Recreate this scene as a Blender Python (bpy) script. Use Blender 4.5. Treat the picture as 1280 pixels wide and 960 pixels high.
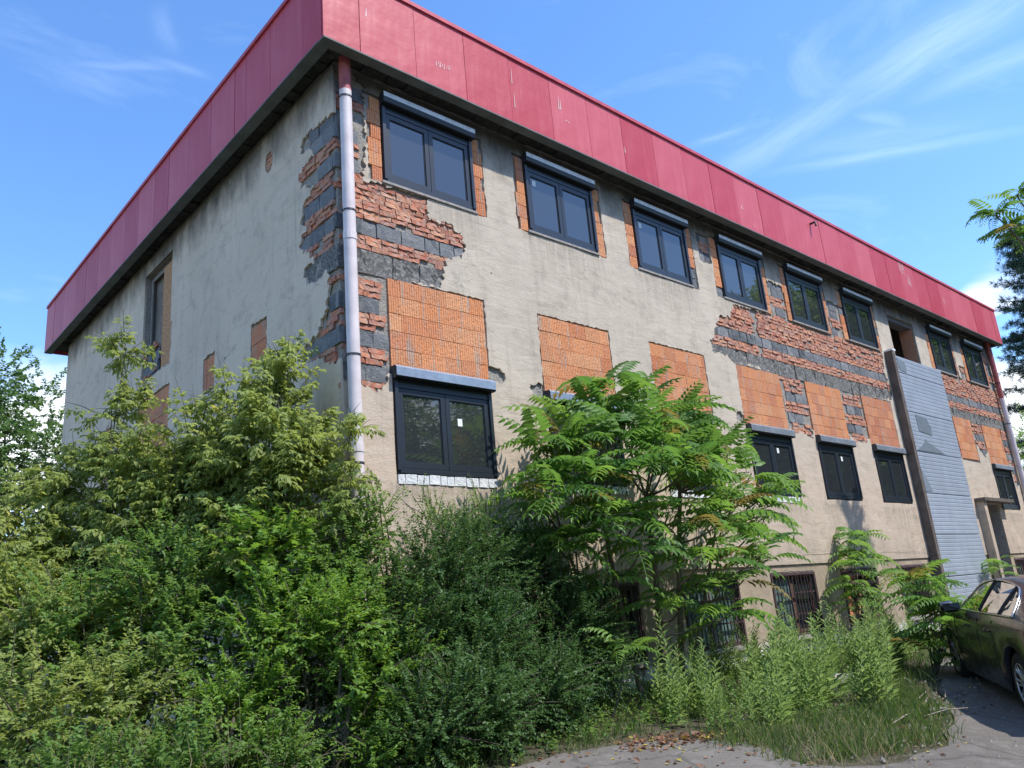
import bpy, bmesh, math, random
import numpy as np
from mathutils import Vector, Matrix, geometry
from mathutils import noise as mnoise

for o in list(bpy.data.objects):
    bpy.data.objects.remove(o)
S = bpy.context.scene
COL = S.collection
rnd = random.Random(11)
R = math.radians

# ------------------------------------------------------------------ camera
cd = bpy.data.cameras.new('camera')
cam = bpy.data.objects.new('camera', cd)
COL.objects.link(cam)
S.camera = cam
rx = Vector((0.74405808, -0.66277999, -0.08426306))
ux = Vector((-0.12257155, -0.259394, 0.95796188))
fx = Vector((0.6567753, 0.70245102, 0.27424218))
M3 = Matrix((rx, ux, -fx)).transposed()
cam.matrix_world = Matrix.Translation((-4.6926, -7.9614, 1.65)) @ M3.to_4x4()
cd.sensor_fit = 'HORIZONTAL'
cd.sensor_width = 36.0
cd.lens = 999.27 * 36.0 / 1280.0
cd.clip_end = 3000
cd.clip_start = 0.05

# ------------------------------------------------------------------ light
SUN_EL, SUN_SIDE = 57.0, 24.0            # side angle: towards +x from -y
sv = Vector((math.cos(R(SUN_EL)) * math.sin(R(SUN_SIDE)), -math.cos(R(SUN_EL)) * math.cos(R(SUN_SIDE)), math.sin(R(SUN_EL))))
sl = bpy.data.lights.new('sun', 'SUN')
sl.energy = 4.0
sl.angle = R(0.53)
sl.color = (1.0, 0.955, 0.89)
sun = bpy.data.objects.new('sun', sl)
COL.objects.link(sun)
sun.rotation_euler = sv.to_track_quat('Z', 'Y').to_euler()
sun.location = (0, -20, 30)

S.view_settings.view_transform = 'Standard'
S.view_settings.look = 'None'
S.view_settings.exposure = 0.5
S.view_settings.gamma = 1.0
S.view_settings.use_curve_mapping = False

W = bpy.data.worlds.new('World')
S.world = W
W.use_nodes = True
wt = W.node_tree
wt.nodes.clear()


class N:
    """tiny node helper"""
    def __init__(s, t):
        s.t = t

    def n(s, typ, ins=None, **kw):
        nd = s.t.nodes.new(typ)
        for k, v in kw.items():
            setattr(nd, k, v)
        for k, v in (ins or {}).items():
            if hasattr(v, 'is_output'):
                s.t.links.new(v, nd.inputs[k])
            else:
                nd.inputs[k].default_value = v
        return nd

    def math(s, op, a, b=0.0, c=None, clamp=False):
        i = {0: a, 1: b}
        if c is not None:
            i[2] = c
        return s.n('ShaderNodeMath', i, operation=op, use_clamp=clamp).outputs[0]

    def mix(s, f, a, b, typ='MIX'):
        nd = s.n('ShaderNodeMix', {0: f, 6: a, 7: b}, data_type='RGBA', blend_type=typ)
        return nd.outputs[2]

    def noise(s, vec, scale, detail=5, rough=0.6, w=None, dist=0.0):
        nd = s.n('ShaderNodeTexNoise', {'Vector': vec, 'Scale': scale, 'Detail': detail, 'Roughness': rough, 'Distortion': dist})
        return nd.outputs[0]

    def ramp(s, v, a, b, lo=0.0, hi=1.0):
        return s.n('ShaderNodeMapRange', {0: v, 1: a, 2: b, 3: lo, 4: hi}, clamp=True).outputs[0]

    def map(s, vec, scale=(1, 1, 1), loc=(0, 0, 0)):
        return s.n('ShaderNodeMapping', {'Vector': vec, 'Scale': scale, 'Location': loc}).outputs[0]


w = N(wt)
sky = w.n('ShaderNodeTexSky', sky_type='NISHITA', sun_disc=False)
sky.sun_elevation = R(SUN_EL)
sky.sun_rotation = math.atan2(sv.x, sv.y)
sky.altitude = 150
sky.air_density = 1.0
sky.dust_density = 0.35
sky.ozone_density = 2.4
gen = w.n('ShaderNodeTexCoord').outputs['Generated']
nrm = w.n('ShaderNodeVectorMath', {0: gen}, operation='NORMALIZE').outputs[0]


def dotc(v, c):
    return w.n('ShaderNodeVectorMath', {0: v, 1: c}, operation='DOT_PRODUCT').outputs['Value']


def streak(p0, p1, width, amp, seed, curve=0.0):
    """a wisp of cirrus between two sky directions"""
    a, b = Vector(p0), Vector(p1)
    c = (a + b) * 0.5
    e1 = (b - a)
    L = e1.length
    e1.normalize()
    e2 = c.normalized().cross(e1)
    u = w.math('SUBTRACT', dotc(nrm, e1), c.dot(e1))
    v = w.math('SUBTRACT', dotc(nrm, e2), c.dot(e2))
    uu = w.math('DIVIDE', u, L * 0.5)
    wob = w.noise(w.n('ShaderNodeCombineXYZ', {0: w.math('MULTIPLY', uu, 0.8), 1: seed * 3.7}).outputs[0], 1.0, 1)
    v2 = w.math('SUBTRACT', v, w.math('MULTIPLY', w.math('SUBTRACT', wob, 0.5), width * 1.6))
    vv = w.math('DIVIDE', v2, width)
    r2 = w.math('ADD', w.math('MULTIPLY', w.math('POWER', w.math('ABSOLUTE', uu), 2.5), 1.4), w.math('MULTIPLY', vv, vv))
    g = w.math('EXPONENT', w.math('MULTIPLY', r2, -1.0))
    vec = w.n('ShaderNodeCombineXYZ', {0: w.math('MULTIPLY', u, 6.0), 1: w.math('MULTIPLY', v2, 48.0), 2: seed}).outputs[0]
    nz = w.noise(vec, 1.8, 8, 0.62, dist=0.15)
    nz = w.ramp(nz, 0.28, 0.80)
    soft = w.math('ADD', w.math('MULTIPLY', nz, 0.75), 0.25)
    return w.math('MULTIPLY', w.math('MULTIPLY', g, soft), amp * 0.44)


cl = None
CSC = 0.75
for args in [((.760, .450, .468), (.822, .250, .517), .020, .42, 1), ((.800, .31, .508), (.850, .09, .55), .030, .50, 2),
             ((.795, .385, .460), (.890, .165, .428), .008, .42, 3), ((.79, .38, .475), (.88, .18, .445), .024, .24, 3.5),
             ((.818, .290, .492), (.855, .245, .466), .010, .36, 4), ((.735, .45, .507), (.770, .385, .511), .006, .28, 5),
             ((.838, .240, .489), (.880, .07, .494), .016, .34, 6), ((.150, .80, .578), (.267, .756, .598), .007, .26, 7),
             ((.228, .765, .6), (.290, .750, .592), .006, .28, 8), ((.226, .730, .642), (.248, .757, .607), .013, .20, 9),
             ((.86, .19, .55), (.84, .0, .6), .03, .5, 10)]:
    args = (args[0], args[1], args[2] * CSC, args[3], args[4])
    s_ = streak(*args)
    cl = s_ if cl is None else w.math('MAXIMUM', cl, s_)
# thin veil of cirrus all round the sky, low cumulus banks near the horizon
veil = w.noise(w.map(nrm, (2.2, 5.0, 9.0)), 1.3, 7, 0.6, dist=0.8)
veil = w.math('MULTIPLY', w.ramp(veil, 0.55, 0.85), 0.12)
cl = w.math('MAXIMUM', cl, veil)
sepz = w.n('ShaderNodeSeparateXYZ', {0: nrm}).outputs[2]
cum = w.noise(w.map(nrm, (3.2, 3.2, 7.0), (0.35, 0.1, 0.0)), 1.5, 9, 0.55)
band = w.math('MULTIPLY', w.ramp(sepz, 0.31, 0.20), w.ramp(sepz, 0.02, 0.10))
loc = None
for c_, k_ in (((.935, .226, .272), 260), ((.955, .25, .17), 260), ((.17, .955, .25), 160), ((.10, .965, .22), 160)):
    cv = Vector(c_).normalized()
    e_ = w.math('EXPONENT', w.math('MULTIPLY', w.math('SUBTRACT', dotc(nrm, cv), 1.0), k_ * 2.0))
    loc = e_ if loc is None else w.math('MAXIMUM', loc, e_)
cum = w.math('ADD', cum, w.math('MULTIPLY', loc, 0.13))
cum2 = w.ramp(w.math('ADD', cum, w.math('MULTIPLY', band, 0.15)), 0.60, 0.70)
cum2 = w.math('MULTIPLY', cum2, w.ramp(sepz, 0.32, 0.26))
# colour of clouds = bright sky white
hs = w.n('ShaderNodeHueSaturation', {'Saturation': 1.15, 'Value': 1.0, 'Color': sky.outputs[0]}).outputs[0]
tint = w.n('ShaderNodeVectorMath', {0: hs, 1: (1.40, 1.49, 1.64)}, operation='MULTIPLY').outputs[0]
c1 = w.mix(cl, tint, (8.6, 9.8, 11.2, 1))
shade = w.ramp(w.noise(w.map(nrm, (6, 6, 12)), 2.0, 5), 0.35, 0.65, 0.72, 1.0)
cw = w.mix(1.0, (8.6, 9.0, 9.6, 1), w.n('ShaderNodeCombineColor', {0: shade, 1: shade, 2: shade}).outputs[0], 'MULTIPLY')
c2 = w.mix(cum2, c1, cw)
bg = w.n('ShaderNodeBackground', {'Color': c2, 'Strength': 0.145})
w.n('ShaderNodeOutputWorld', {'Surface': bg.outputs[0]})

# ------------------------------------------------------------------ materials
MAT = {}


def newmat(name):
    m = bpy.data.materials.new(name)
    m.use_nodes = True
    m.node_tree.nodes.clear()
    MAT[name] = m
    return m, N(m.node_tree)


def fin(g, col, rough=0.85, bump=None, bstr=0.3, bdist=0.01, spec=0.3, metal=0.0, **kw):
    ins = {'Base Color': col, 'Roughness': rough, 'Metallic': metal, 'Specular IOR Level': spec}
    ins.update(kw)
    if bump is not None:
        ins['Normal'] = g.n('ShaderNodeBump', {'Height': bump, 'Strength': bstr, 'Distance': bdist}).outputs[0]
    b = g.n('ShaderNodeBsdfPrincipled', ins)
    g.n('ShaderNodeOutputMaterial', {'Surface': b.outputs[0]})


def c4(c):
    return (c[0], c[1], c[2], 1)


def objc(g):
    return g.n('ShaderNodeTexCoord').outputs['Object']


def simple(name, col, rough=0.6, var=0.15, scale=8, bump=0.1, spec=0.3, metal=0.0, rand=0.0, **kw):
    m, g = newmat(name)
    oc = objc(g)
    nz = g.noise(oc, scale, 6)
    f = g.ramp(nz, 0.3, 0.7)
    dark = tuple(v * (1 - var) for v in col)
    lite = tuple(min(1, v * (1 + var)) for v in col)
    c = g.mix(f, c4(dark), c4(lite))
    if rand:
        rr = g.n('ShaderNodeObjectInfo').outputs['Random']
        c = g.n('ShaderNodeHueSaturation', {'Color': c, 'Value': g.ramp(rr, 0, 1, 1 - rand, 1 + rand)}).outputs[0]
    fin(g, c, rough, nz if bump else None, bump, 0.004, spec, metal, **kw)
    return m


def plaster(name, base, dark, tan, soot_shade_z, sills=True):
    m, g = newmat(name)
    oc = objc(g)
    sp = g.n('ShaderNodeSeparateXYZ', {0: oc})
    x, z = sp.outputs[0], sp.outputs[2]
    n1 = g.noise(oc, 0.55, 8, 0.62)
    n2 = g.noise(g.map(oc, (1, 1, 1), (5, 2, 9)), 2.6, 8, 0.68)
    n3 = g.noise(oc, 22, 6, 0.7)
    drip = g.noise(g.map(oc, (6.0, 6.0, 0.40)), 1.0, 7, 0.65)
    tro = g.noise(g.map(oc, (1.2, 1.2, 5.0), (2, 2, 2)), 1.6, 7, 0.7, dist=0.7)
    c = g.mix(g.ramp(n1, 0.36, 0.64), c4(dark), c4(base))
    zz = g.math('ADD', z, g.math('MULTIPLY', g.math('SUBTRACT', n2, 0.5), 2.4))
    c = g.mix(g.ramp(zz, 5.0, 3.6), c, c4(tan))
    c = g.mix(g.math('MULTIPLY', g.ramp(tro, 0.50, 0.66), 0.40), c, (0.63, 0.56, 0.465, 1))
    c = g.mix(g.math('MULTIPLY', g.ramp(tro, 0.46, 0.33), 0.30), c, (0.30, 0.26, 0.20, 1))
    c = g.mix(g.math('MULTIPLY', g.ramp(n2, 0.47, 0.34), 0.34), c, (0.26, 0.23, 0.185, 1))
    c = g.mix(g.math('MULTIPLY', g.ramp(drip, 0.54, 0.72), 0.30), c, (0.22, 0.19, 0.15, 1))
    c = g.mix(g.math('MULTIPLY', g.ramp(drip, 0.42, 0.30), 0.22), c, (0.62, 0.59, 0.52, 1))
    if sills:
        # dirty water runs below each row of window sills
        u = g.math('FRACT', g.math('DIVIDE', g.math('SUBTRACT', x, 0.53), 2.674))
        um = g.math('MULTIPLY', g.ramp(u, 0.0, 0.06), g.ramp(u, 0.75, 0.68))
        fine = g.noise(g.map(oc, (16.0, 16.0, 0.7), (1, 1, 3)), 1.0, 5, 0.6)
        for top, depth in ((7.33, 1.0), (3.25, 0.9)):
            zm = g.math('MULTIPLY', g.ramp(z, top - depth, top), g.ramp(z, top + 0.05, top))
            zm = g.math('POWER', zm, 1.6)
            c = g.mix(g.math('MULTIPLY', g.math('MULTIPLY', um, zm), g.ramp(fine, 0.36, 0.62, 0.0, 0.42)), c, (0.15, 0.13, 0.105, 1))
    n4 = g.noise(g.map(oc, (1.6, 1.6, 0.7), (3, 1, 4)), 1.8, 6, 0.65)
    s1 = g.ramp(g.math('ADD', z, g.math('MULTIPLY', g.math('SUBTRACT', n4, 0.5), 1.1)), soot_shade_z - 0.62, soot_shade_z + 0.02)
    c = g.mix(g.math('MULTIPLY', s1, 0.9), c, (0.06, 0.06, 0.058, 1))  # sooty band below the eaves, with some of their shade painted into the colour
    s2 = g.ramp(g.math('ADD', z, g.math('MULTIPLY', g.math('SUBTRACT', n4, 0.5), 1.8)), 2.7, 2.0)
    c = g.mix(g.math('MULTIPLY', s2, 0.30), c, (0.16, 0.135, 0.105, 1))
    c = g.mix(g.math('MULTIPLY', g.ramp(n3, 0.60, 0.74), 0.35), c, (0.17, 0.155, 0.13, 1))
    vo = g.n('ShaderNodeTexVoronoi', {'Vector': oc, 'Scale': 1.3}).outputs['Distance']
    c = g.mix(g.ramp(vo, 0.035, 0.02), c, (0.06, 0.05, 0.045, 1))
    # hair cracks in a few areas
    wob = g.n('ShaderNodeVectorMath', {0: oc, 1: g.n('ShaderNodeVectorMath', {0: g.n('ShaderNodeTexNoise', {'Vector': oc, 'Scale': 3.0, 'Detail': 4.0}).outputs[1], 1: (0.35, 0.35, 0.35)}, operation='MULTIPLY').outputs[0]}, operation='ADD').outputs[0]
    ce = g.n('ShaderNodeTexVoronoi', {'Vector': wob, 'Scale': 0.75}, feature='DISTANCE_TO_EDGE').outputs[0]
    crk = g.math('MULTIPLY', g.ramp(ce, 0.006, 0.002), g.ramp(n1, 0.48, 0.56))
    c = g.mix(g.math('MULTIPLY', crk, 0.22), c, (0.12, 0.105, 0.09, 1))
    h = g.math('ADD', g.math('MULTIPLY', g.noise(oc, 3.2, 8, 0.7), 1.0), g.math('MULTIPLY', g.noise(oc, 60, 5, 0.7), 0.35))
    h = g.math('ADD', h, g.math('MULTIPLY', tro, 0.6))
    h = g.math('SUBTRACT', h, g.math('MULTIPLY', crk, 0.12))
    fin(g, c, 0.92, h, 0.55, 0.03, 0.15)
    return m


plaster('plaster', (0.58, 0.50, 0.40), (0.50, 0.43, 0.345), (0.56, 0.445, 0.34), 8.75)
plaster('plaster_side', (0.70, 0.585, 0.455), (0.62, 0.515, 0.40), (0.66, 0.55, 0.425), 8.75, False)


def basement_plaster():
    m, g = newmat('plaster_base')
    oc = objc(g)
    z = g.n('ShaderNodeSeparateXYZ', {0: oc}).outputs[2]
    n1 = g.noise(oc, 1.1, 8, 0.65)
    n2 = g.noise(g.map(oc, (1.5, 1.5, 1)), 3.2, 8, 0.7)
    c = g.mix(g.ramp(n1, 0.35, 0.65), (0.33, 0.26, 0.19, 1), (0.47, 0.375, 0.275, 1))
    c = g.mix(g.math('MULTIPLY', g.ramp(n2, 0.52, 0.68), 0.5), c, (0.17, 0.14, 0.11, 1))
    lime = g.ramp(g.math('ADD', z, g.math('MULTIPLY', g.math('SUBTRACT', n2, 0.5), 0.7)), 0.74, 0.66)
    c = g.mix(g.math('MULTIPLY', lime, 0.85), c, (0.72, 0.71, 0.68, 1))
    h = g.math('ADD', g.noise(oc, 5, 8, 0.7), g.math('MULTIPLY', g.noise(oc, 70, 5, 0.7), 0.4))
    fin(g, c, 0.93, h, 0.6, 0.03, 0.12)


basement_plaster()


def mortar(name, a, b, d):
    m, g = newmat(name)
    oc = objc(g)
    n1 = g.noise(oc, 6, 8, 0.7)
    n2 = g.noise(oc, 34, 5, 0.7)
    c = g.mix(g.ramp(n1, 0.35, 0.65), c4(a), c4(b))
    c = g.mix(g.math('MULTIPLY', g.ramp(n2, 0.50, 0.62), 0.7), c, c4(d))
    fin(g, c, 0.95, g.math('ADD', n2, n1), 0.9, 0.03, 0.1)


mortar('mortar', (0.30, 0.28, 0.25), (0.44, 0.41, 0.36), (0.20, 0.185, 0.165))
mortar('rough_concrete', (0.11, 0.11, 0.105), (0.24, 0.235, 0.22), (0.035, 0.034, 0.033))
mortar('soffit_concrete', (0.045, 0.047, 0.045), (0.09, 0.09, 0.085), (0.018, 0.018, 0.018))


def brickmat(name, cols, smear, samt, nscale=0.0, rough=0.9, sc=9, vert=False):
    """colour differs brick to brick, with smears of mortar on the face"""
    m, g = newmat(name)
    oc = objc(g)
    if nscale:
        rr = g.n('ShaderNodeTexWhiteNoise', {'Vector': g.n('ShaderNodeVectorMath', {0: g.map(oc, (3.85, 1, 13.3))}, operation='FLOOR').outputs[0]}, noise_dimensions='3D').outputs[0]
        pos = oc
    else:
        inf = g.n('ShaderNodeObjectInfo')
        rr = inf.outputs['Random']
        pos = g.n('ShaderNodeVectorMath', {0: oc, 1: inf.outputs['Location']}, operation='ADD').outputs[0]
    cr = g.n('ShaderNodeValToRGB', {0: rr})
    el = cr.color_ramp.elements
    el[0].color = c4(cols[0])
    el[1].color = c4(cols[-1])
    for i in range(1, len(cols) - 1):
        e = el.new(i / (len(cols) - 1))
        e.color = c4(cols[i])
    n1 = g.noise(pos, sc, 7, 0.7)
    n2 = g.noise(pos, sc * 4, 4, 0.6)
    c = g.mix(g.math('MULTIPLY', g.ramp(n1, 0.54 - samt * 0.2, 0.68), min(1, samt * 1.6)), cr.outputs[0], c4(smear))
    if vert:
        vs = g.noise(g.map(pos, (16, 16, 1.1)), 1.0, 5, 0.6)
        c = g.mix(g.math('MULTIPLY', g.ramp(vs, 0.57, 0.63), 0.75), c, c4(smear))
    c = g.mix(g.math('MULTIPLY', g.ramp(n2, 0.45, 0.3), 0.4), c, (0.05, 0.035, 0.03, 1))
    fin(g, c, rough, g.math('ADD', n1, n2), 0.6, 0.02, 0.15)


brickmat('hollow_brick', [(0.66, 0.27, 0.12), (0.73, 0.33, 0.16), (0.58, 0.22, 0.105), (0.71, 0.35, 0.18), (0.62, 0.28, 0.14), (0.69, 0.29, 0.13)], (0.42, 0.37, 0.32), 0.16, sc=7, vert=True)
brickmat('hollow_brick_dull', [(0.58, 0.23, 0.12), (0.64, 0.28, 0.15), (0.52, 0.20, 0.11)], (0.38, 0.33, 0.29), 0.25, sc=7, vert=True)
RB = [(0.50, 0.17, 0.10), (0.60, 0.25, 0.14), (0.42, 0.15, 0.10), (0.64, 0.31, 0.18), (0.38, 0.18, 0.14), (0.55, 0.21, 0.12)]
brickmat('red_brick', RB, (0.46, 0.39, 0.33), 0.5, sc=16)
brickmat('red_brick_far', RB, (0.46, 0.39, 0.33), 0.5, nscale=1, sc=16)
brickmat('cinder', [(0.14, 0.15, 0.165), (0.20, 0.21, 0.22), (0.10, 0.11, 0.12), (0.25, 0.255, 0.26), (0.17, 0.18, 0.19)], (0.36, 0.355, 0.34), 0.28, sc=11)
brickmat('rough_block', [(0.10, 0.10, 0.098), (0.14, 0.138, 0.13), (0.085, 0.085, 0.082)], (0.42, 0.41, 0.38), 0.55, sc=26)
brickmat('white_block', [(0.72, 0.73, 0.73), (0.78, 0.78, 0.77)], (0.5, 0.47, 0.42), 0.15)


def fascia():
    m, g = newmat('fascia_red')
    oc = objc(g)
    rr = g.n('ShaderNodeObjectInfo').outputs['Random']
    n1 = g.noise(oc, 1.2, 7, 0.65)
    dr = g.noise(g.map(oc, (14, 14, 0.9)), 1.0, 5, 0.6)
    sp = g.noise(g.map(oc, (26, 26, 3.0)), 1.0, 4, 0.7)
    c = g.mix(g.ramp(n1, 0.33, 0.67), (0.50, 0.042, 0.062, 1), (0.56, 0.075, 0.098, 1))
    c = g.mix(g.math('MULTIPLY', g.ramp(dr, 0.5, 0.75), 0.35), c, (0.58, 0.15, 0.17, 1))
    c = g.mix(g.math('MULTIPLY', g.ramp(dr, 0.45, 0.25), 0.30), c, (0.34, 0.03, 0.05, 1))
    gate = g.ramp(g.noise(oc, 0.8, 2), 0.56, 0.62)
    c = g.mix(g.math('MULTIPLY', g.math('MULTIPLY', g.ramp(sp, 0.66, 0.70), gate), 0.85), c, (0.78, 0.62, 0.6, 1))
    c = g.n('ShaderNodeHueSaturation', {'Color': c, 'Value': g.ramp(rr, 0, 1, 0.86, 1.08), 'Saturation': g.ramp(rr, 0, 1, 1.04, 0.93)}).outputs[0]
    fin(g, c, 0.5, g.noise(oc, 2.2, 3, 0.5), 0.35, 0.05, 0.4)


fascia()
simple('fascia_cap', (0.50, 0.08, 0.11), 0.5, 0.2)
simple('scratch', (0.75, 0.58, 0.56), 0.7, 0.1)
simple('soffit_board', (0.13, 0.145, 0.145), 0.7, 0.25, 3)
simple('roof_felt', (0.06, 0.06, 0.06), 0.9)
simple('anthracite', (0.022, 0.028, 0.038), 0.38, 0.08, 20, 0.02, 0.5)
simple('anthracite_dark', (0.010, 0.012, 0.016), 0.5, 0.1, 20, 0.02)
simple('film', (0.30, 0.36, 0.44), 0.35, 0.18, 14, 0.03, 0.5, 0.3)
simple('film_dark', (0.27, 0.30, 0.34), 0.35, 0.25, 14, 0.03, 0.5, 0.3)
simple('film_upper', (0.80, 0.81, 0.82), 0.5, 0.2, 14, 0.03, 0.4, 0.1)
simple('sticker', (0.8, 0.82, 0.8), 0.6, 0.04)
simple('sill', (0.30, 0.28, 0.26), 0.9, 0.25, 18, 0.3)
simple('pipe_white', (0.66, 0.59, 0.59), 0.5, 0.12, 5, 0.05, 0.4)
simple('pipe_red', (0.36, 0.10, 0.10), 0.6, 0.3, 9)
simple('steel', (0.07, 0.07, 0.075), 0.5, 0.3, 12, metal=0.6)
simple('rust_bar', (0.075, 0.045, 0.045), 0.7, 0.35, 14)
simple('teal_glass', (0.10, 0.16, 0.15), 0.15, 0.6, 4, 0.0, 0.5)
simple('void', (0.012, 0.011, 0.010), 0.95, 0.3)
simple('room', (0.045, 0.04, 0.036), 0.95, 0.4, 2)
simple('room_plaster', (0.22, 0.19, 0.16), 0.95, 0.3, 3)
simple('osb', (0.44, 0.24, 0.12), 0.85, 0.45, 26, 0.2)
simple('grey_board', (0.15, 0.14, 0.135), 0.8, 0.12, 5)
simple('old_wood', (0.24, 0.20, 0.165), 0.9, 0.35, 12, 0.5, rand=0.25)
simple('brown_wood', (0.13, 0.075, 0.055), 0.85, 0.35, 12, 0.4, rand=0.25)
simple('cladding', (0.34, 0.38, 0.44), 0.45, 0.10, 2.2, 0.05, 0.4, 0.15, rand=0.08)
simple('cladding_torn', (0.17, 0.205, 0.235), 0.6, 0.12, 4, rand=0.1)
simple('channel', (0.13, 0.105, 0.09), 0.6, 0.35, 4)
simple('concrete', (0.30, 0.28, 0.25), 0.95, 0.3, 7, 0.6)
simple('bark', (0.155, 0.125, 0.095), 0.95, 0.35, 24, 0.6)
simple('young_bark', (0.085, 0.075, 0.05), 0.85, 0.3, 20, 0.3)
simple('dry_stem', (0.38, 0.32, 0.2), 0.9, 0.2)
simple('tyre', (0.015, 0.015, 0.016), 0.8, 0.2)
simple('rim', (0.42, 0.42, 0.44), 0.3, 0.1, metal=0.8)
simple('chrome', (0.62, 0.62, 0.62), 0.18, 0.05, metal=0.9)
simple('black_trim', (0.012, 0.012, 0.013), 0.5, 0.2)
simple('tail_red', (0.35, 0.01, 0.012), 0.2, 0.1, spec=0.5)
simple('lamp_clear', (0.5, 0.5, 0.5), 0.1, 0.1, spec=0.5)
simple('plate_white', (0.75, 0.75, 0.73), 0.5, 0.03)
simple('stone', (0.27, 0.25, 0.22), 0.95, 0.35, 9, 0.6, rand=0.25)


def carpaint():
    m, g = newmat('car_paint')
    oc = objc(g)
    n = g.noise(oc, 3, 4)
    c = g.mix(n, (0.013, 0.012, 0.014, 1), (0.020, 0.018, 0.020, 1))
    rg = g.ramp(g.noise(oc, 6, 5), 0.3, 0.7, 0.22, 0.4)
    fin(g, c, rg, None, spec=0.5, metal=0.35, **{'Coat Weight': 0.7, 'Coat Roughness': 0.08})


carpaint()


def glass(name, col, refl):
    """double glazing seen from outside by day: dark room behind a mirror-like coated pane"""
    m, g = newmat(name)
    oc = objc(g)
    nz = g.noise(g.map(oc, (1, 1, 1)), 1.4, 3)
    bmp = g.n('ShaderNodeBump', {'Height': nz, 'Strength': 0.03, 'Distance': 0.03}).outputs[0]
    fr = g.n('ShaderNodeFresnel', {'IOR': refl}).outputs[0]
    gl = g.n('ShaderNodeBsdfGlossy', {'Color': (0.80, 0.80, 0.80, 1), 'Roughness': 0.015, 'Normal': bmp})
    df = g.n('ShaderNodeBsdfDiffuse', {'Color': c4(col)})
    mx = g.n('ShaderNodeMixShader', {0: fr, 1: df.outputs[0], 2: gl.outputs[0]})
    g.n('ShaderNodeOutputMaterial', {'Surface': mx.outputs[0]})


glass('window_glass', (0.030, 0.034, 0.038), 2.1)
glass('car_glass', (0.008, 0.009, 0.010), 1.45)


def leafmat(name, a, b, c=None, cfrac=0.0, trans=0.45, rough=0.5):
    m, g = newmat(name)
    at = g.n('ShaderNodeAttribute', attribute_name='tint').outputs['Fac']
    col = g.mix(at, c4(a), c4(b))
    if c:
        col = g.mix(g.ramp(at, 1 - cfrac - 0.01, 1 - cfrac + 0.01), col, c4(c))
    oc = objc(g)
    col = g.mix(g.ramp(g.noise(oc, 1.1, 3), 0.35, 0.65), col, g.mix(0.30, col, c4(a)))
    b_ = g.n('ShaderNodeBsdfPrincipled', {'Base Color': col, 'Roughness': rough, 'Specular IOR Level': 0.35})
    tc = g.n('ShaderNodeHueSaturation', {'Color': col, 'Value': 1.6, 'Saturation': 1.1, 'Hue': 0.485}).outputs[0]
    t = g.n('ShaderNodeBsdfTranslucent', {'Color': tc})
    mx = g.n('ShaderNodeMixShader', {0: trans, 1: b_.outputs[0], 2: t.outputs[0]})
    g.n('ShaderNodeOutputMaterial', {'Surface': mx.outputs[0]})


leafmat('leaf_elder', (0.20, 0.265, 0.07), (0.33, 0.385, 0.12), (0.48, 0.42, 0.09), 0.03)
leafmat('leaf_bright', (0.125, 0.235, 0.042), (0.215, 0.35, 0.07), (0.30, 0.30, 0.05), 0.02)
leafmat('leaf_mid', (0.11, 0.205, 0.05), (0.19, 0.30, 0.075))
leafmat('leaf_dark', (0.050, 0.115, 0.036), (0.105, 0.185, 0.055), trans=0.35, rough=0.45)
leafmat('leaf_ailanthus', (0.085, 0.19, 0.045), (0.18, 0.31, 0.065), (0.22, 0.17, 0.05), 0.05)
leafmat('leaf_ailanthus_y', (0.12, 0.235, 0.05), (0.20, 0.33, 0.075))
leafmat('leaf_weed', (0.15, 0.24, 0.075), (0.26, 0.36, 0.13))
leafmat('leaf_far', (0.075, 0.145, 0.045), (0.13, 0.21, 0.065))
leafmat('needle', (0.035, 0.075, 0.050), (0.07, 0.115, 0.075), trans=0.1)
leafmat('grass_green', (0.060, 0.125, 0.025), (0.135, 0.190, 0.055), (0.34, 0.30, 0.16), 0.12)
leafmat('grass_dry', (0.30, 0.27, 0.15), (0.42, 0.37, 0.22), (0.13, 0.16, 0.05), 0.30)
leafmat('litter', (0.15, 0.065, 0.035), (0.26, 0.14, 0.07), (0.40, 0.33, 0.06), 0.2, trans=0.1)


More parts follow.
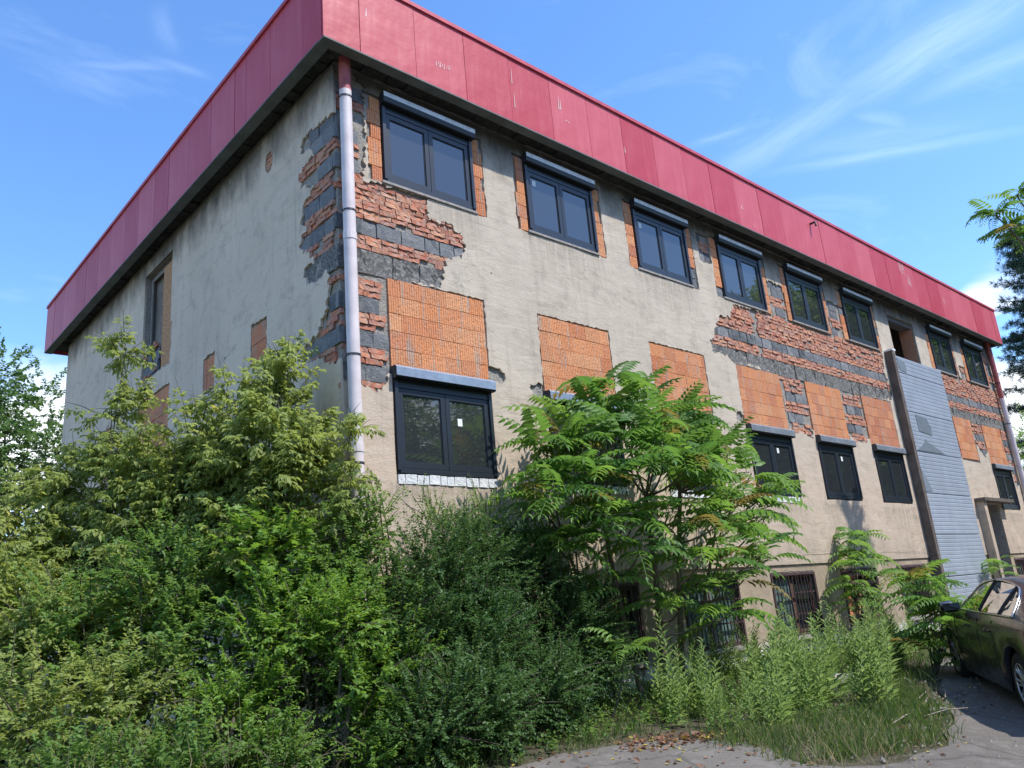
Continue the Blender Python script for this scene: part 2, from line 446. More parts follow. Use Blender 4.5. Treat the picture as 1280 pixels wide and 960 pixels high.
def groundmat():
    m, g = newmat('soil')
    oc = objc(g)
    n1 = g.noise(oc, 0.5, 8, 0.65)
    n2 = g.noise(oc, 5, 8, 0.7)
    n3 = g.noise(oc, 45, 4, 0.7)
    c = g.mix(g.ramp(n1, 0.4, 0.6), (0.075, 0.085, 0.035, 1), (0.135, 0.115, 0.08, 1))
    c = g.mix(g.ramp(n2, 0.45, 0.65), c, (0.075, 0.065, 0.045, 1))
    c = g.mix(g.math('MULTIPLY', g.ramp(n3, 0.55, 0.7), 0.5), c, (0.24, 0.22, 0.18, 1))
    fin(g, c, 0.97, g.math('ADD', n2, n3), 0.8, 0.05, 0.1)
    m, g = newmat('asphalt')
    oc = objc(g)
    n1 = g.noise(oc, 0.7, 7, 0.6)
    n2 = g.noise(oc, 4.5, 8, 0.7)
    n3 = g.noise(oc, 120, 3, 0.8)
    c = g.mix(g.ramp(n1, 0.35, 0.65), (0.118, 0.104, 0.088, 1), (0.165, 0.147, 0.126, 1))
    c = g.mix(g.math('MULTIPLY', g.ramp(n2, 0.50, 0.70), 0.6), c, (0.26, 0.24, 0.21, 1))
    c = g.mix(g.math('MULTIPLY', g.ramp(n3, 0.50, 0.66), 0.7), c, (0.30, 0.285, 0.265, 1))
    wv = g.noise(g.map(oc, (1, 1, 1), (7, 7, 0)), 1.2, 4, 0.5)
    vv = g.n('ShaderNodeTexVoronoi', {'Vector': g.n('ShaderNodeVectorMath', {0: oc, 1: g.n('ShaderNodeCombineXYZ', {0: wv, 1: wv}).outputs[0]}, operation='ADD').outputs[0], 'Scale': 0.55}, feature='DISTANCE_TO_EDGE').outputs[0]
    crk = g.ramp(vv, 0.018, 0.004)
    c = g.mix(g.math('MULTIPLY', crk, 0.35), c, (0.03, 0.03, 0.025, 1))
    fin(g, c, 0.93, g.math('SUBTRACT', g.math('ADD', n3, n2), g.math('MULTIPLY', crk, 0.4)), 0.6, 0.02, 0.15)


groundmat()

# ------------------------------------------------------------------ object helpers


def link(o, parent=None):
    COL.objects.link(o)
    if parent is not None:
        o.parent = parent
    return o


def tag(o, label=None, cat=None, group=None, kind=None):
    if label:
        o['label'] = label
    if cat:
        o['category'] = cat
    if group:
        o['group'] = group
    if kind:
        o['kind'] = kind
    return o


def empty(name, loc=(0, 0, 0), rz=0.0):
    o = bpy.data.objects.new(name, None)
    o.empty_display_size = 0.2
    o.location = loc
    o.rotation_euler = (0, 0, rz)
    return link(o)


def copytree(o, parent=None):
    c = o.copy()
    COL.objects.link(c)
    c.parent = parent
    for ch in o.children:
        copytree(ch, c)
    return c


class MB:
    def __init__(s):
        s.v = []
        s.f = []
        s.m = []

    def poly(s, pts, faces, mi=0):
        b = len(s.v)
        s.v += [tuple(p) for p in pts]
        for f in faces:
            s.f.append(tuple(b + i for i in f))
            s.m.append(mi)
        return s

    def box(s, x0, x1, y0, y1, z0, z1, mi=0):
        p = [(x0, y0, z0), (x1, y0, z0), (x1, y1, z0), (x0, y1, z0), (x0, y0, z1), (x1, y0, z1), (x1, y1, z1), (x0, y1, z1)]
        return s.poly(p, [(0, 3, 2, 1), (4, 5, 6, 7), (0, 1, 5, 4), (1, 2, 6, 5), (2, 3, 7, 6), (3, 0, 4, 7)], mi)

    def tube(s, pts, rad, n=6, mi=0, cap=True):
        pts = [Vector(p) for p in pts]
        if not hasattr(rad, '__len__'):
            rad = [rad] * len(pts)
        base = len(s.v)
        ref = None
        for i, p in enumerate(pts):
            a = pts[max(0, i - 1)]
            b = pts[min(len(pts) - 1, i + 1)]
            d = (b - a)
            if d.length < 1e-9:
                d = Vector((0, 0, 1))
            d.normalize()
            if ref is None:
                ref = Vector((1, 0, 0)) if abs(d.x) < 0.8 else Vector((0, 1, 0))
            e1 = d.cross(ref).normalized()
            e2 = d.cross(e1)
            ref = -e2.cross(d) if False else ref
            for k in range(n):
                t = 2 * math.pi * k / n
                s.v.append(tuple(p + (e1 * math.cos(t) + e2 * math.sin(t)) * rad[i]))
        for i in range(len(pts) - 1):
            for k in range(n):
                a = base + i * n + k
                b = base + i * n + (k + 1) % n
                s.f.append((a, b, b + n, a + n))
                s.m.append(mi)
        if cap:
            s.f.append(tuple(base + k for k in range(n)))
            s.m.append(mi)
            s.f.append(tuple(base + (len(pts) - 1) * n + k for k in reversed(range(n))))
            s.m.append(mi)
        return s

    def ring(s, x0, x1, z0, z1, w_, y0, y1, mi=0):
        """rectangular frame, w_ = bar width, from butted bars"""
        s.box(x0, x0 + w_, y0, y1, z0, z1, mi)
        s.box(x1 - w_, x1, y0, y1, z0, z1, mi)
        s.box(x0 + w_, x1 - w_, y0, y1, z0, z0 + w_, mi)
        s.box(x0 + w_, x1 - w_, y0, y1, z1 - w_, z1, mi)
        return s

    def mesh(s, name, mats, smooth=False):
        me = bpy.data.meshes.new(name)
        me.from_pydata(s.v, [], s.f)
        if not isinstance(mats, (list, tuple)):
            mats = [mats]
        for m in mats:
            me.materials.append(MAT[m])
        if len(mats) > 1:
            me.polygons.foreach_set('material_index', s.m)
        if smooth:
            me.polygons.foreach_set('use_smooth', [True] * len(me.polygons))
        me.update()
        return me

    def build(s, name, mats, parent=None, smooth=False, fixn=False, loc=None):
        me = s.mesh(name, mats, smooth)
        if fixn:
            bm = bmesh.new()
            bm.from_mesh(me)
            bmesh.ops.recalc_face_normals(bm, faces=bm.faces)
            bm.to_mesh(me)
            bm.free()
        o = bpy.data.objects.new(name, me)
        if loc:
            o.location = loc
        return link(o, parent)


def inst(name, me, parent, loc, rot=(0, 0, 0), scale=(1, 1, 1)):
    o = bpy.data.objects.new(name, me)
    o.location = loc
    o.rotation_euler = rot
    o.scale = scale
    return link(o, parent)


def pip(P, poly):
    """vectorised point in polygon"""
    x, y = P[:, 0], P[:, 1]
    ins = np.zeros(len(P), bool)
    n = len(poly)
    for i in range(n):
        x0, y0 = poly[i]
        x1, y1 = poly[(i + 1) % n]
        if y0 == y1:
            continue
        c = ((y0 > y) != (y1 > y)) & (x < (x1 - x0) * (y - y0) / (y1 - y0) + x0)
        ins ^= c
    return ins


def rect(x0, x1, z0, z1):
    return [(x0, z0), (x1, z0), (x1, z1), (x0, z1)]


def jag(poly, amp=0.02, step=0.05, seed=0):
    r = random.Random(seed)
    out = []
    n = len(poly)
    for i in range(n):
        a, b = Vector(poly[i]), Vector(poly[(i + 1) % n])
        L = (b - a).length
        k = max(1, int(L / step))
        d = (b - a) / max(L, 1e-6)
        nn = Vector((-d.y, d.x))
        for j in range(k):
            p = a + (b - a) * (j / k)
            q = p + nn * (r.uniform(-amp, amp) + amp * 0.8 * mnoise.noise(Vector((p.x * 7, p.y * 7, seed)))) + d * r.uniform(-amp, amp) * 0.4
            out.append((q.x, q.y))
    return out


def sheet(name, outer, holes, fn, d0, d1, mat, parent, grid=0.35, relief=0.004, jags=()):
    """flat wall layer from depth d0 (outside) to d1 with true holes; fn(u, z, d) gives the world point"""
    loops = [outer] + list(holes)
    V = []
    E = []
    for lp in loops:
        b = len(V)
        V += [Vector(p) for p in lp]
        E += [(b + i, b + (i + 1) % len(lp)) for i in range(len(lp))]
    us = [p[0] for p in outer]
    zs = [p[1] for p in outer]
    gu = np.arange(min(us) + grid * .6, max(us), grid)
    gz = np.arange(min(zs) + grid * .6, max(zs), grid)
    for a in gu:
        for b in gz:
            V.append(Vector((a + rnd.uniform(-.08, .08) * grid, b + rnd.uniform(-.08, .08) * grid)))
    vo, eo, fo, _, _, _ = geometry.delaunay_2d_cdt(V, E, [], 0, 1e-5)
    vo = np.array([(p.x, p.y) for p in vo])
    fo = np.array([f for f in fo])
    cen = vo[fo].mean(axis=1)
    keep = pip(cen, outer)
    for h in holes:
        keep &= ~pip(cen, h)
    fo = fo[keep]
    used = np.unique(fo)
    remap = -np.ones(len(vo), int)
    remap[used] = np.arange(len(used))
    fo = remap[fo]
    pts = vo[used]
    n = len(pts)
    mb = MB()
    for (u_, z_) in pts:
        mb.v.append(tuple(fn(u_, z_, d0 + relief * mnoise.noise(Vector((u_ * 1.7, z_ * 1.7, 3.1))))))
    for (u_, z_) in pts:
        mb.v.append(tuple(fn(u_, z_, d1)))
    cnt = {}
    for f in fo:
        for i in range(3):
            a, b = int(f[i]), int(f[(i + 1) % 3])
            cnt[(a, b)] = cnt.get((a, b), 0) + 1
    for f in fo:
        a, b, c = map(int, f)
        mb.f.append((a, b, c))
        mb.f.append((c + n, b + n, a + n))
        mb.m += [0, 0]
    for (a, b) in cnt:
        if (b, a) not in cnt:
            mb.f.append((b, a, a + n, b + n))
            mb.m.append(0)
    return mb.build(name, mat, parent, fixn=True)


FRONT = lambda u, z, d: (u, d, z)
LEFT = lambda u, z, d: (d, u, z)
GZ = 0.30


def hg(x, y):
    t = min(1.0, max(0.0, (y + 6.5) / 5.5))
    t = t * t * (3 - 2 * t)
    return 0.05 + 0.38 * t


# ------------------------------------------------------------------ building
XE, YE = 24.75, 12.85
S0, SP, WW = 0.73, 2.674, 1.6
ZU, ZL, ZS, ZP = 7.346, 3.385, 8.865, 2.08
wx = [S0 + SP * k for k in range(9)]
bld = empty('derelict_building')
tag(bld, 'long derelict three storey block with red roof fascia, peeling render and bare brick patches', 'building')

E1 = [(-.3, 8.95), (.26, 8.9), (.47, 8.7), (.47, 7.75), (.42, 7.25), (.61, 7.3), (1.46, 7.32), (1.44, 6.97), (1.79, 7.0), (2.01, 6.94), (2.06, 6.76), (2.01, 6.55), (1.74, 6.42), (1.66, 6.29), (1.61, 6.01), (1.3, 5.96), (.79, 5.93), (.76, 4.70), (.66, 4.60), (.64, 4.44), (.50, 4.40), (.30, 4.45), (.2, 4.42), (-.3, 4.45)]
E1L = [(-.3, 8.12), (.15, 8.14), (.45, 8.2), (.81, 8.2), (.93, 8.01), (.70, 7.93), (.55, 7.78), (.8, 7.76), (1.0, 7.7), (.92, 7.45), (.57, 7.3), (.75, 7.2), (.88, 7.1), (.93, 6.89), (.74, 6.78), (.94, 6.67), (.96, 6.54), (.75, 6.40), (.6, 6.25), (.85, 6.2), (.80, 5.99), (.59, 5.91), (.3, 5.97), (.24, 5.82), (.24, 5.62), (.36, 5.41), (.56, 5.22), (.82, 5.16), (.93, 5.03), (.75, 4.90), (.48, 4.86), (.2, 4.72), (-.3, 4.70)]
E2 = [(9.07, 7.26), (8.83, 6.95), (8.45, 6.88), (8.24, 6.62), (8.16, 6.42), (7.97, 6.28), (8.0, 6.08), (8.45, 6.07), (8.8, 5.95), (9.53, 5.99), (10.36, 5.9), (10.36, 4.84), (10.6, 4.70), (11.1, 4.72), (11.4, 4.84), (13.05, 4.88), (13.3, 4.72), (13.8, 4.74), (14.13, 4.88), (14.19, 5.89), (15.84, 6.00), (15.99, 6.29), (15.71, 6.76), (15.9, 7.12), (15.8, 7.35), (11.5, 7.36)]
E3 = [(19.55, 7.3), (19.6, 4.75), (21.06, 4.74), (21.25, 5.25), (21.75, 4.9), (22.1, 5.1), (22.24, 4.84), (23.85, 4.84), (23.9, 4.0), (24.3, 4.2), (24.5, 7.4), (24.3, 8.5), (23.75, 8.5), (23.7, 7.36), (19.55, 7.36)]
PIER_A = rect(10.55, 11.25, 7.05, 8.12)
PIER_B = rect(13.25, 13.9, 7.2, 8.2)
PIER_C = rect(8.08, 8.5, 7.98, 8.6)
PIER_D = rect(21.4, 21.9, 7.2, 7.75)
patch = {k: rect(wx[k], wx[k] + WW, 4.72, 5.94) for k in (0, 1, 2, 3, 4, 5, 8)}
patch[7] = rect(19.86, 21.2, 4.76, 6.0)

holes = [jag(E1, .035, .035, 1), jag(E2, .045, .045, 2), jag(E3, .045, .045, 3), jag(PIER_A, .03, .06, 4), jag(PIER_B, .03, .06, 5), jag(PIER_C, .02, .06, 6), jag(PIER_D, .03, .06, 7)]
for k in range(9):
    if k != 6:
        holes.append(jag(rect(wx[k] - .235, wx[k] + WW + .215, ZU - .035, ZU + 1.3), .014, .06, 10 + k))
    if k in (0, 1, 2, 3, 4, 5, 8):
        holes.append(jag(rect(wx[k] - .004, wx[k] + WW + .004, ZL - .13 if k in (0, 1, 2, 3) else ZL - .02, 4.76), .004, .1, 30 + k))
for k, v in patch.items():
    x0, x1 = v[0][0], v[1][0]
    holes.append(jag(rect(x0 - .018, x1 + .018, 4.70, v[2][1] + .018), .012, .05, 50 + k))
W7 = rect(16.72, 18.42, 6.9, 8.52)
holes.append(W7)
DOOR = rect(20.25, 21.85, .25, 3.5)
# broken plaster beside the lower shutter boxes
for k, (dx, dz) in enumerate([(2.46, 4.86), (3.26, 4.72), (8.62, 4.86), (11.2, 4.78)]):
    holes.append(jag([(dx - .12, dz - .1), (dx + .12, dz - .14), (dx + .16, dz + .02), (dx + .02, dz + .12), (dx - .14, dz + .08)], .03, .05, 70 + k))
doorup = rect(20.25, 21.85, ZP - .1, 3.5)
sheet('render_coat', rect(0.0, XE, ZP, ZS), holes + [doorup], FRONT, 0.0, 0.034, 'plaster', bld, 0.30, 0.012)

# masonry core behind the render
core = []
for k in range(9):
    if k != 6:
        core.append(rect(wx[k], wx[k] + WW, ZU, ZU + 1.3))
    if k in (0, 1, 2, 3, 4, 5, 8):
        core.append(rect(wx[k], wx[k] + WW, ZL, ZL + 1.3))
        core.append(rect(wx[k] + .02, wx[k] + WW - .02, .82, 1.93))
core += [W7, DOOR]
sheet('masonry_wall', rect(0.05, XE, GZ - .2, ZS + .3), core, FRONT, 0.038, 0.36, 'mortar', bld, 0.5, 0.010)
# basement coat, set back a little under the upper storey
bh = [jag(rect(wx[k], wx[k] + WW, .80, 1.95), .006, .1, 90 + k) for k in (0, 1, 2, 3, 4, 5, 8)]
sheet('basement_coat', rect(0.03, XE, GZ - .2, ZP - .002), bh + [rect(20.25, 21.85, 0, 2.2)], FRONT, 0.030, 0.048, 'plaster_base', bld, 0.25, 0.010)
# left gable
lh = [jag(E1L, .040, .035, 101), rect(5.80, 7.27, 6.42, 8.55), jag(rect(5.76, 7.30, 6.36, 7.15), .03, .06, 102), jag(rect(5.75, 7.33, 4.74, 6.0), .015, .06, 103),
      jag(rect(1.96, 2.48, 5.32, 5.95), .02, .05, 104), jag(rect(3.77, 4.23, 5.35, 5.97), .02, .05, 105), jag(rect(9.05, 9.55, 5.4, 5.95), .02, .05, 106), jag(rect(10.5, 10.9, 5.35, 5.9), .02, .05, 107),
      rect(5.75, 7.33, 3.4, 4.76)]
circ = [(1.89 + .13 * math.cos(t * math.pi / 8), 8.34 + .17 * math.sin(t * math.pi / 8)) for t in range(16)]
lh.append(jag(circ, .012, .05, 108))
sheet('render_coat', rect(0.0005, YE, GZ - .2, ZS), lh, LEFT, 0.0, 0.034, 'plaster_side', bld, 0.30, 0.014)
sheet('masonry_wall', rect(0.37, YE, GZ - .2, ZS + .3), [rect(5.80, 7.27, 6.42, 8.55), rect(5.75, 7.33, 3.4, 4.76)], LEFT, 0.038, 0.36, 'mortar', bld, 0.6, 0.01)
mb = MB()
mb.box(.37, XE, YE - .3, YE - .002, GZ - .2, ZS + .3)
mb.box(XE - .3, XE - .003, .37, YE - .3, GZ - .2, ZS + .3)
mb.build('rear_wall', 'plaster_side', bld)
MB().box(.37, XE - .31, .37, YE - .31, ZS + .32, ZS + .5).build('ceiling_slab', 'room', bld)
MB().box(.37, XE - .31, .37, YE - .31, 6.1, 6.3).build('floor_slab', 'room', bld)
MB().box(.37, XE - .31, .37, YE - .31, 2.0, 2.15).build('floor_slab', 'room', bld)
mb = MB()
for x in (15.2, 19.2):
    mb.box(x, x + .15, .37, YE - .31, 6.31, 9.1)
    mb.box(x + .2, x + .35, .37, 6, 2.16, 6.09)
mb.box(.38, 15.1, 3.0, 3.12, 6.31, 9.1)
mb.box(15.4, 19.1, 3.6, 3.7, 6.31, 9.1)
mb.box(1.8, 1.95, .38, 2.9, 6.31, 9.1)
mb.build('partition_wall', 'room_plaster', bld)

# roof: red fascia panels, cap, soffit
EL, EF, HF = .355, .397, 1.237
FXE, FYE = 24.93, 13.64
roof = MB().box(-EL + .04, FXE - .04, -EF + .04, FYE - .04, ZS + .51, ZS + HF - .06).build('roof', 'roof_felt', bld)
seams = [-EL] + [.19 + .9 * k for k in range(28)] + [FXE]
for a, b in zip(seams[:-1], seams[1:]):
    if b - a < .1:
        continue
    MB().box(0, b - a - .008, 0, .035, 0, HF - .02).build('fascia_panel', 'fascia_red', bld, loc=(a + .004, -EF + rnd.uniform(-.004, .004), ZS + .012))
sl_ = [-EF + .04, .15, 1.1, 1.9, 2.3, 3.2, 4.2, 5.1, 5.8, 6.7, 7.5, 8.4, 9.3, 10.2, 11.1, 12.0, 12.9, FYE]
for a, b in zip(sl_[:-1], sl_[1:]):
    MB().box(0, .035, 0, b - a - .008, 0, HF - .02).build('fascia_panel', 'fascia_red', bld, loc=(-EL + rnd.uniform(-.004, .004), a + .004, ZS + .012))
MB().box(FXE - .035, FXE, -EF + .04, FYE, ZS + .012, ZS + HF - .01).box(-EL, FXE, FYE + .001, FYE + .03, ZS + .012, ZS + HF - .01).build('fascia_panel', 'fascia_red', bld)
zt = ZS + HF
mb = MB()
mb.box(-EL - .03, FXE + .03, -EF - .03, -EF + .10, zt - .05, zt + .015)
mb.box(-EL - .03, -EL + .10, -EF + .10, FYE + .03, zt - .05, zt + .015)
mb.box(FXE - .10, FXE + .03, -EF + .10, FYE + .03, zt - .05, zt + .015)
mb.build('roof_edge_cap', 'fascia_cap', bld)
mb = MB()
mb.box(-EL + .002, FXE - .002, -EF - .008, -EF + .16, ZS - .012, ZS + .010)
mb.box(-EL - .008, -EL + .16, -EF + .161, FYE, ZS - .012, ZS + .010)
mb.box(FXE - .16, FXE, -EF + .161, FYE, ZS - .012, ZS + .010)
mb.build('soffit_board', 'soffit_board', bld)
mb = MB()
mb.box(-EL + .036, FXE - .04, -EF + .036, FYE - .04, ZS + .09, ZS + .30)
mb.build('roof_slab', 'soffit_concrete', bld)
# crumbly concrete edge under the eaves
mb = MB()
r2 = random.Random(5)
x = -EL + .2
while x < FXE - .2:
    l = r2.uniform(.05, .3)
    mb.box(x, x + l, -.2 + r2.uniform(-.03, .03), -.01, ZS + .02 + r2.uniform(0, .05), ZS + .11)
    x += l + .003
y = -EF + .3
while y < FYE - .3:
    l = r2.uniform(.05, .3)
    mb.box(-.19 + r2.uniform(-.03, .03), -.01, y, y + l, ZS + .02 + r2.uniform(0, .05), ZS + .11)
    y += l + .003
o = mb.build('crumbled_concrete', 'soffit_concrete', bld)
o['kind'] = 'stuff'
# scratches in the red paint
for (x, z, n, h) in [(1.45, 9.25, 8, .10), (2.93, 9.6, 1, .3), (2.95, 9.2, 1, .35), (3.98, 9.55, 2, .25), (4.1, 9.35, 3, .06), (5.6, 9.3, 1, .12), (17.3, 9.75, 9, .5), (17.7, 9.4, 6, .4), (20.2, 9.4, 3, .3), (9.7, 9.0, 2, .1), (0.3, 9.5, 1, .25), (9.3, 9.3, 3, .1)]:
    mb = MB()
    for i in range(n):
        xx = x + i * .035 + rnd.uniform(-.01, .01)
        hh = h * rnd.uniform(.5, 1)
        zz = z + rnd.uniform(-.2, .2) * h
        wd = rnd.uniform(.004, .011)
        mb.poly([(xx - wd, -EF - .006, zz), (xx + wd, -EF - .006, zz), (xx + wd * .3 + .01, -EF - .006, zz + hh), (xx - wd * .3 + .01, -EF - .006, zz + hh)], [(0, 1, 2, 3)])
    mb.build('paint_scratch', 'scratch', bld)
# small wall-mounted hook on the fascia
mb = MB().tube([(12.37, -EF + .03, 9.8), (12.37, -EF - .12, 9.8), (12.37, -EF - .13, 9.7)], .03, 6)
mb.build('hook', 'steel', bld)

# ---------------------------------------------------------------- windows


def make_window(film, sticker, upper=False):
    """local coordinates: x 0..1.6, z 0 at the frame foot, y 0 = wall face, outside is -y"""
    mb = MB().ring(0.004, WW - .004, 0, 1.14, .062, -.012, .07)
    mb.box(.005, WW - .005, -.012, .07, 1.14, 1.18)
    win = mb.build('window', 'anthracite')
    for s in (0, 1):
        x0 = .068 if s == 0 else WW / 2 + .004
        x1 = WW / 2 - .004 if s == 0 else WW - .068
        sb = MB().ring(x0, x1, .067, 1.07, .070, -.004, .045)
        sb.ring(x0 + .0702, x1 - .0702, .1372, .9998, .013, .010, .040)
        sb.build('sash', 'anthracite', win)
        MB().box(x0 + .075, x1 - .075, .018, .034, .142, .995).build('pane', 'window_glass', win)
        if sticker and s == sticker - 1:
            px_ = x0 + .20 if s == 1 else x0 + .12
            pz_ = rnd.uniform(.62, .75) if film == 'film' else .85
            MB().box(px_, px_ + .075, .014, .0175, pz_, pz_ + .10).build('sticker', 'sticker', win)
    # shutter box: sloped top, aluminium film left on the front
    if upper:      # lower front bevelled back, light film only on the lip
        pr = [(-.100, 1.195), (-.115, 1.262), (-.115, 1.335), (.07, 1.345), (.07, 1.181), (-.085, 1.181)]
    else:
        pr = [(-.115, 1.205), (-.115, 1.315), (-.085, 1.345), (.07, 1.345), (.07, 1.181), (-.095, 1.181)]
    mb = MB()
    n = len(pr)
    pts = [(-.01, p[0], p[1]) for p in pr] + [(WW + .01, p[0], p[1]) for p in pr]
    for i in range(n):
        j = (i + 1) % n
        mi = (2 if i == 0 else 1 if i == 1 else 0) if upper else (1 if i in (0, 1) else 0)
        mb.poly([pts[i], pts[j], pts[j + n], pts[i + n]], [(0, 1, 2, 3)], mi)
    mb.poly(pts[:n], [tuple(range(n))], 2)
    mb.poly(pts[n:], [tuple(reversed(range(n)))], 2)
    mb.build('shutter_box', ['anthracite_dark', film, 'anthracite'], win)
    MB().box(.01, .06, -.032, -.0125, .03, 1.18).build('shutter_guide', 'anthracite', win)
    MB().box(WW - .06, WW - .01, -.032, -.0125, .03, 1.18).build('shutter_guide', 'anthracite', win)
    if upper:
        MB().box(-.02, WW + .02, -.022, .05, -.035, -.001).build('sill', 'sill', win)
    return win


# upper row: box front is dark with a light lip; lower row: whole front light
def make_upper(st):
    return make_window('film_upper', st, True)


for k in (0, 1, 2, 3, 4, 5, 7, 8):
    wn = make_upper({1: 1, 2: 1, 3: 0}.get(k, 0))
    wn.parent = bld
    wn.location = (wx[k], 0.0, ZU)
for k in (0, 1, 2, 3, 4, 5, 8):
    wn = make_window('film' if k < 2 else 'film_dark', {0: 2, 3: 2, 4: 2}.get(k, 0))
    wn.parent = bld
    wn.location = (wx[k], 0.0, ZL)
wn = make_window('film_dark', 0)
wn.parent = bld
wn.location = (0, 7.33, 3.42)
wn.rotation_euler = (0, 0, -math.pi / 2)

# ---------------------------------------------------------------- bricks
rb = random.Random(21)


def brick_mesh(name, mat, L, D, H, nx, rough, seed, nz=1):
    r = random.Random(seed)
    mb = MB()
    # front face grid (y = 0 outside), jittered, with sides running back
    P = []
    for j in range(nz + 1):
        for i in range(nx + 1):
            e = rough
            P.append((-L / 2 + L * i / nx + (r.uniform(-e, e) if 0 < i < nx else r.uniform(-.3, 1) * -e * (1 if i else -1)),
                      r.uniform(-e, e * .8),
                      H * j / nz + (r.uniform(-e, e) * .5)))
    mb.v += P
    n1 = nx + 1
    for j in range(nz):
        for i in range(nx):
            a = j * n1 + i
            if r.random() < .5:
                mb.f += [(a, a + 1, a + n1 + 1), (a, a + n1 + 1, a + n1)]
            else:
                mb.f += [(a, a + 1, a + n1), (a + 1, a + n1 + 1, a + n1)]
            mb.m += [0, 0]
    loop = list(range(n1)) + [n1 * j + nx for j in range(1, nz + 1)] + [n1 * nz + i for i in range(nx - 1, -1, -1)] + [n1 * j for j in range(nz - 1, 0, -1)]
    b = len(mb.v)
    for i in loop:
        p = mb.v[i]
        mb.v.append((p[0], D, p[2]))
    m = len(loop)
    for k in range(m):
        a, c = loop[k], loop[(k + 1) % m]
        mb.f.append((c, a, b + k, b + (k + 1) % m))
        mb.m.append(0)
    return mb.mesh(name, mat)


def hollow_mesh(name, mat, L, H, ribs, seed):
    """extruded clay block with vertical grooves down its face"""
    r = random.Random(seed)
    xs = []
    p = L / ribs
    for i in range(ribs):
        x0 = -L / 2 + i * p
        xs += [(x0 + p * .06, .0), (x0 + p * .80, .0), (x0 + p * .93, .006)]
    xs[-1] = (L / 2, .0)
    xs[0] = (-L / 2, .0)
    mb = MB()
    n = len(xs)
    for z in (0, H):
        mb.v += [(x, y + (.0), z) for x, y in xs]
    for i in range(n - 1):
        mb.f.append((i, i + 1, i + 1 + n, i + n))
    b = len(mb.v)
    mb.v += [(-L / 2, .06, 0), (L / 2, .06, 0), (L / 2, .06, H), (-L / 2, .06, H)]
    mb.f += [(n - 1, b + 1, b + 2, 2 * n - 1), (b, 0, n, b + 3)]
    mb.f.append(tuple([b, b + 1] + list(range(n - 1, -1, -1))))
    mb.f.append(tuple([b + 3, b + 2] + list(range(2 * n - 1, n - 1, -1)))[::-1])
    mb.m = [0] * len(mb.f)
    return mb.mesh(name, mat)


BR = [brick_mesh('brick', 'red_brick', .250, .05, .067, 5, .013, 100 + i) for i in range(6)] + \
     [brick_mesh('brick', 'red_brick', .125, .05, .067, 3, .013, 120 + i) for i in range(3)]
CB = [brick_mesh('cinder_block', 'cinder', .375, .05, .205, 4, .008, 200 + i, 2) for i in range(4)] + \
     [brick_mesh('cinder_block', 'cinder', .24, .05, .205, 3, .008, 210 + i, 2) for i in range(3)]
RC = [brick_mesh('rough_block', 'rough_block', .42, .05, .32, 5, .016, 220 + i, 3) for i in range(4)]
HB = {}
for w_, ribs in ((.37, 10), (.28, 8), (.18, 5), (.13, 4)):
    HB[w_] = [hollow_mesh('hollow_brick', 'hollow_brick', w_, .222, ribs, 1), hollow_mesh('hollow_brick', 'hollow_brick_dull', w_, .222, ribs, 2)]

BANDS = [('brick', 4.28, 4.50), ('block', 4.50, 4.72), ('brick', 4.72, 4.94), ('block', 4.94, 5.16), ('brick', 5.16, 5.39), ('block', 5.39, 5.61), ('brick', 5.61, 5.925), ('rough', 5.925, 6.26),
         ('brick', 6.26, 6.47), ('block', 6.47, 6.69), ('brick', 6.69, 6.90), ('brickF', 6.90, 7.12), ('brick', 7.12, 7.33), ('block', 7.33, 7.55), ('brick', 7.55, 7.77), ('block', 7.77, 7.99), ('block', 7.99, 8.21), ('brick', 8.21, 8.43), ('block', 8.43, 8.65)]


def inside(u, z, poly, excl):
    p = np.array([(u, z)])
    return bool(pip(p, poly)[0]) and not any(e[0][0] - .02 < u < e[1][0] + .02 and e[0][1] - .02 < z < e[2][1] + .02 for e in excl)


def gap(excl, u, z, half):
    return any(e[0][0] - half < u < e[1][0] + half and e[0][1] - .05 < z < e[2][1] + .02 for e in excl)


count = {'brick': 0}
far_bricks = MB()


def grow(poly, d):
    c = Vector((sum(p[0] for p in poly) / len(poly), sum(p[1] for p in poly) / len(poly)))
    return [tuple(Vector(p) + (Vector(p) - c).normalized() * d) for p in poly]


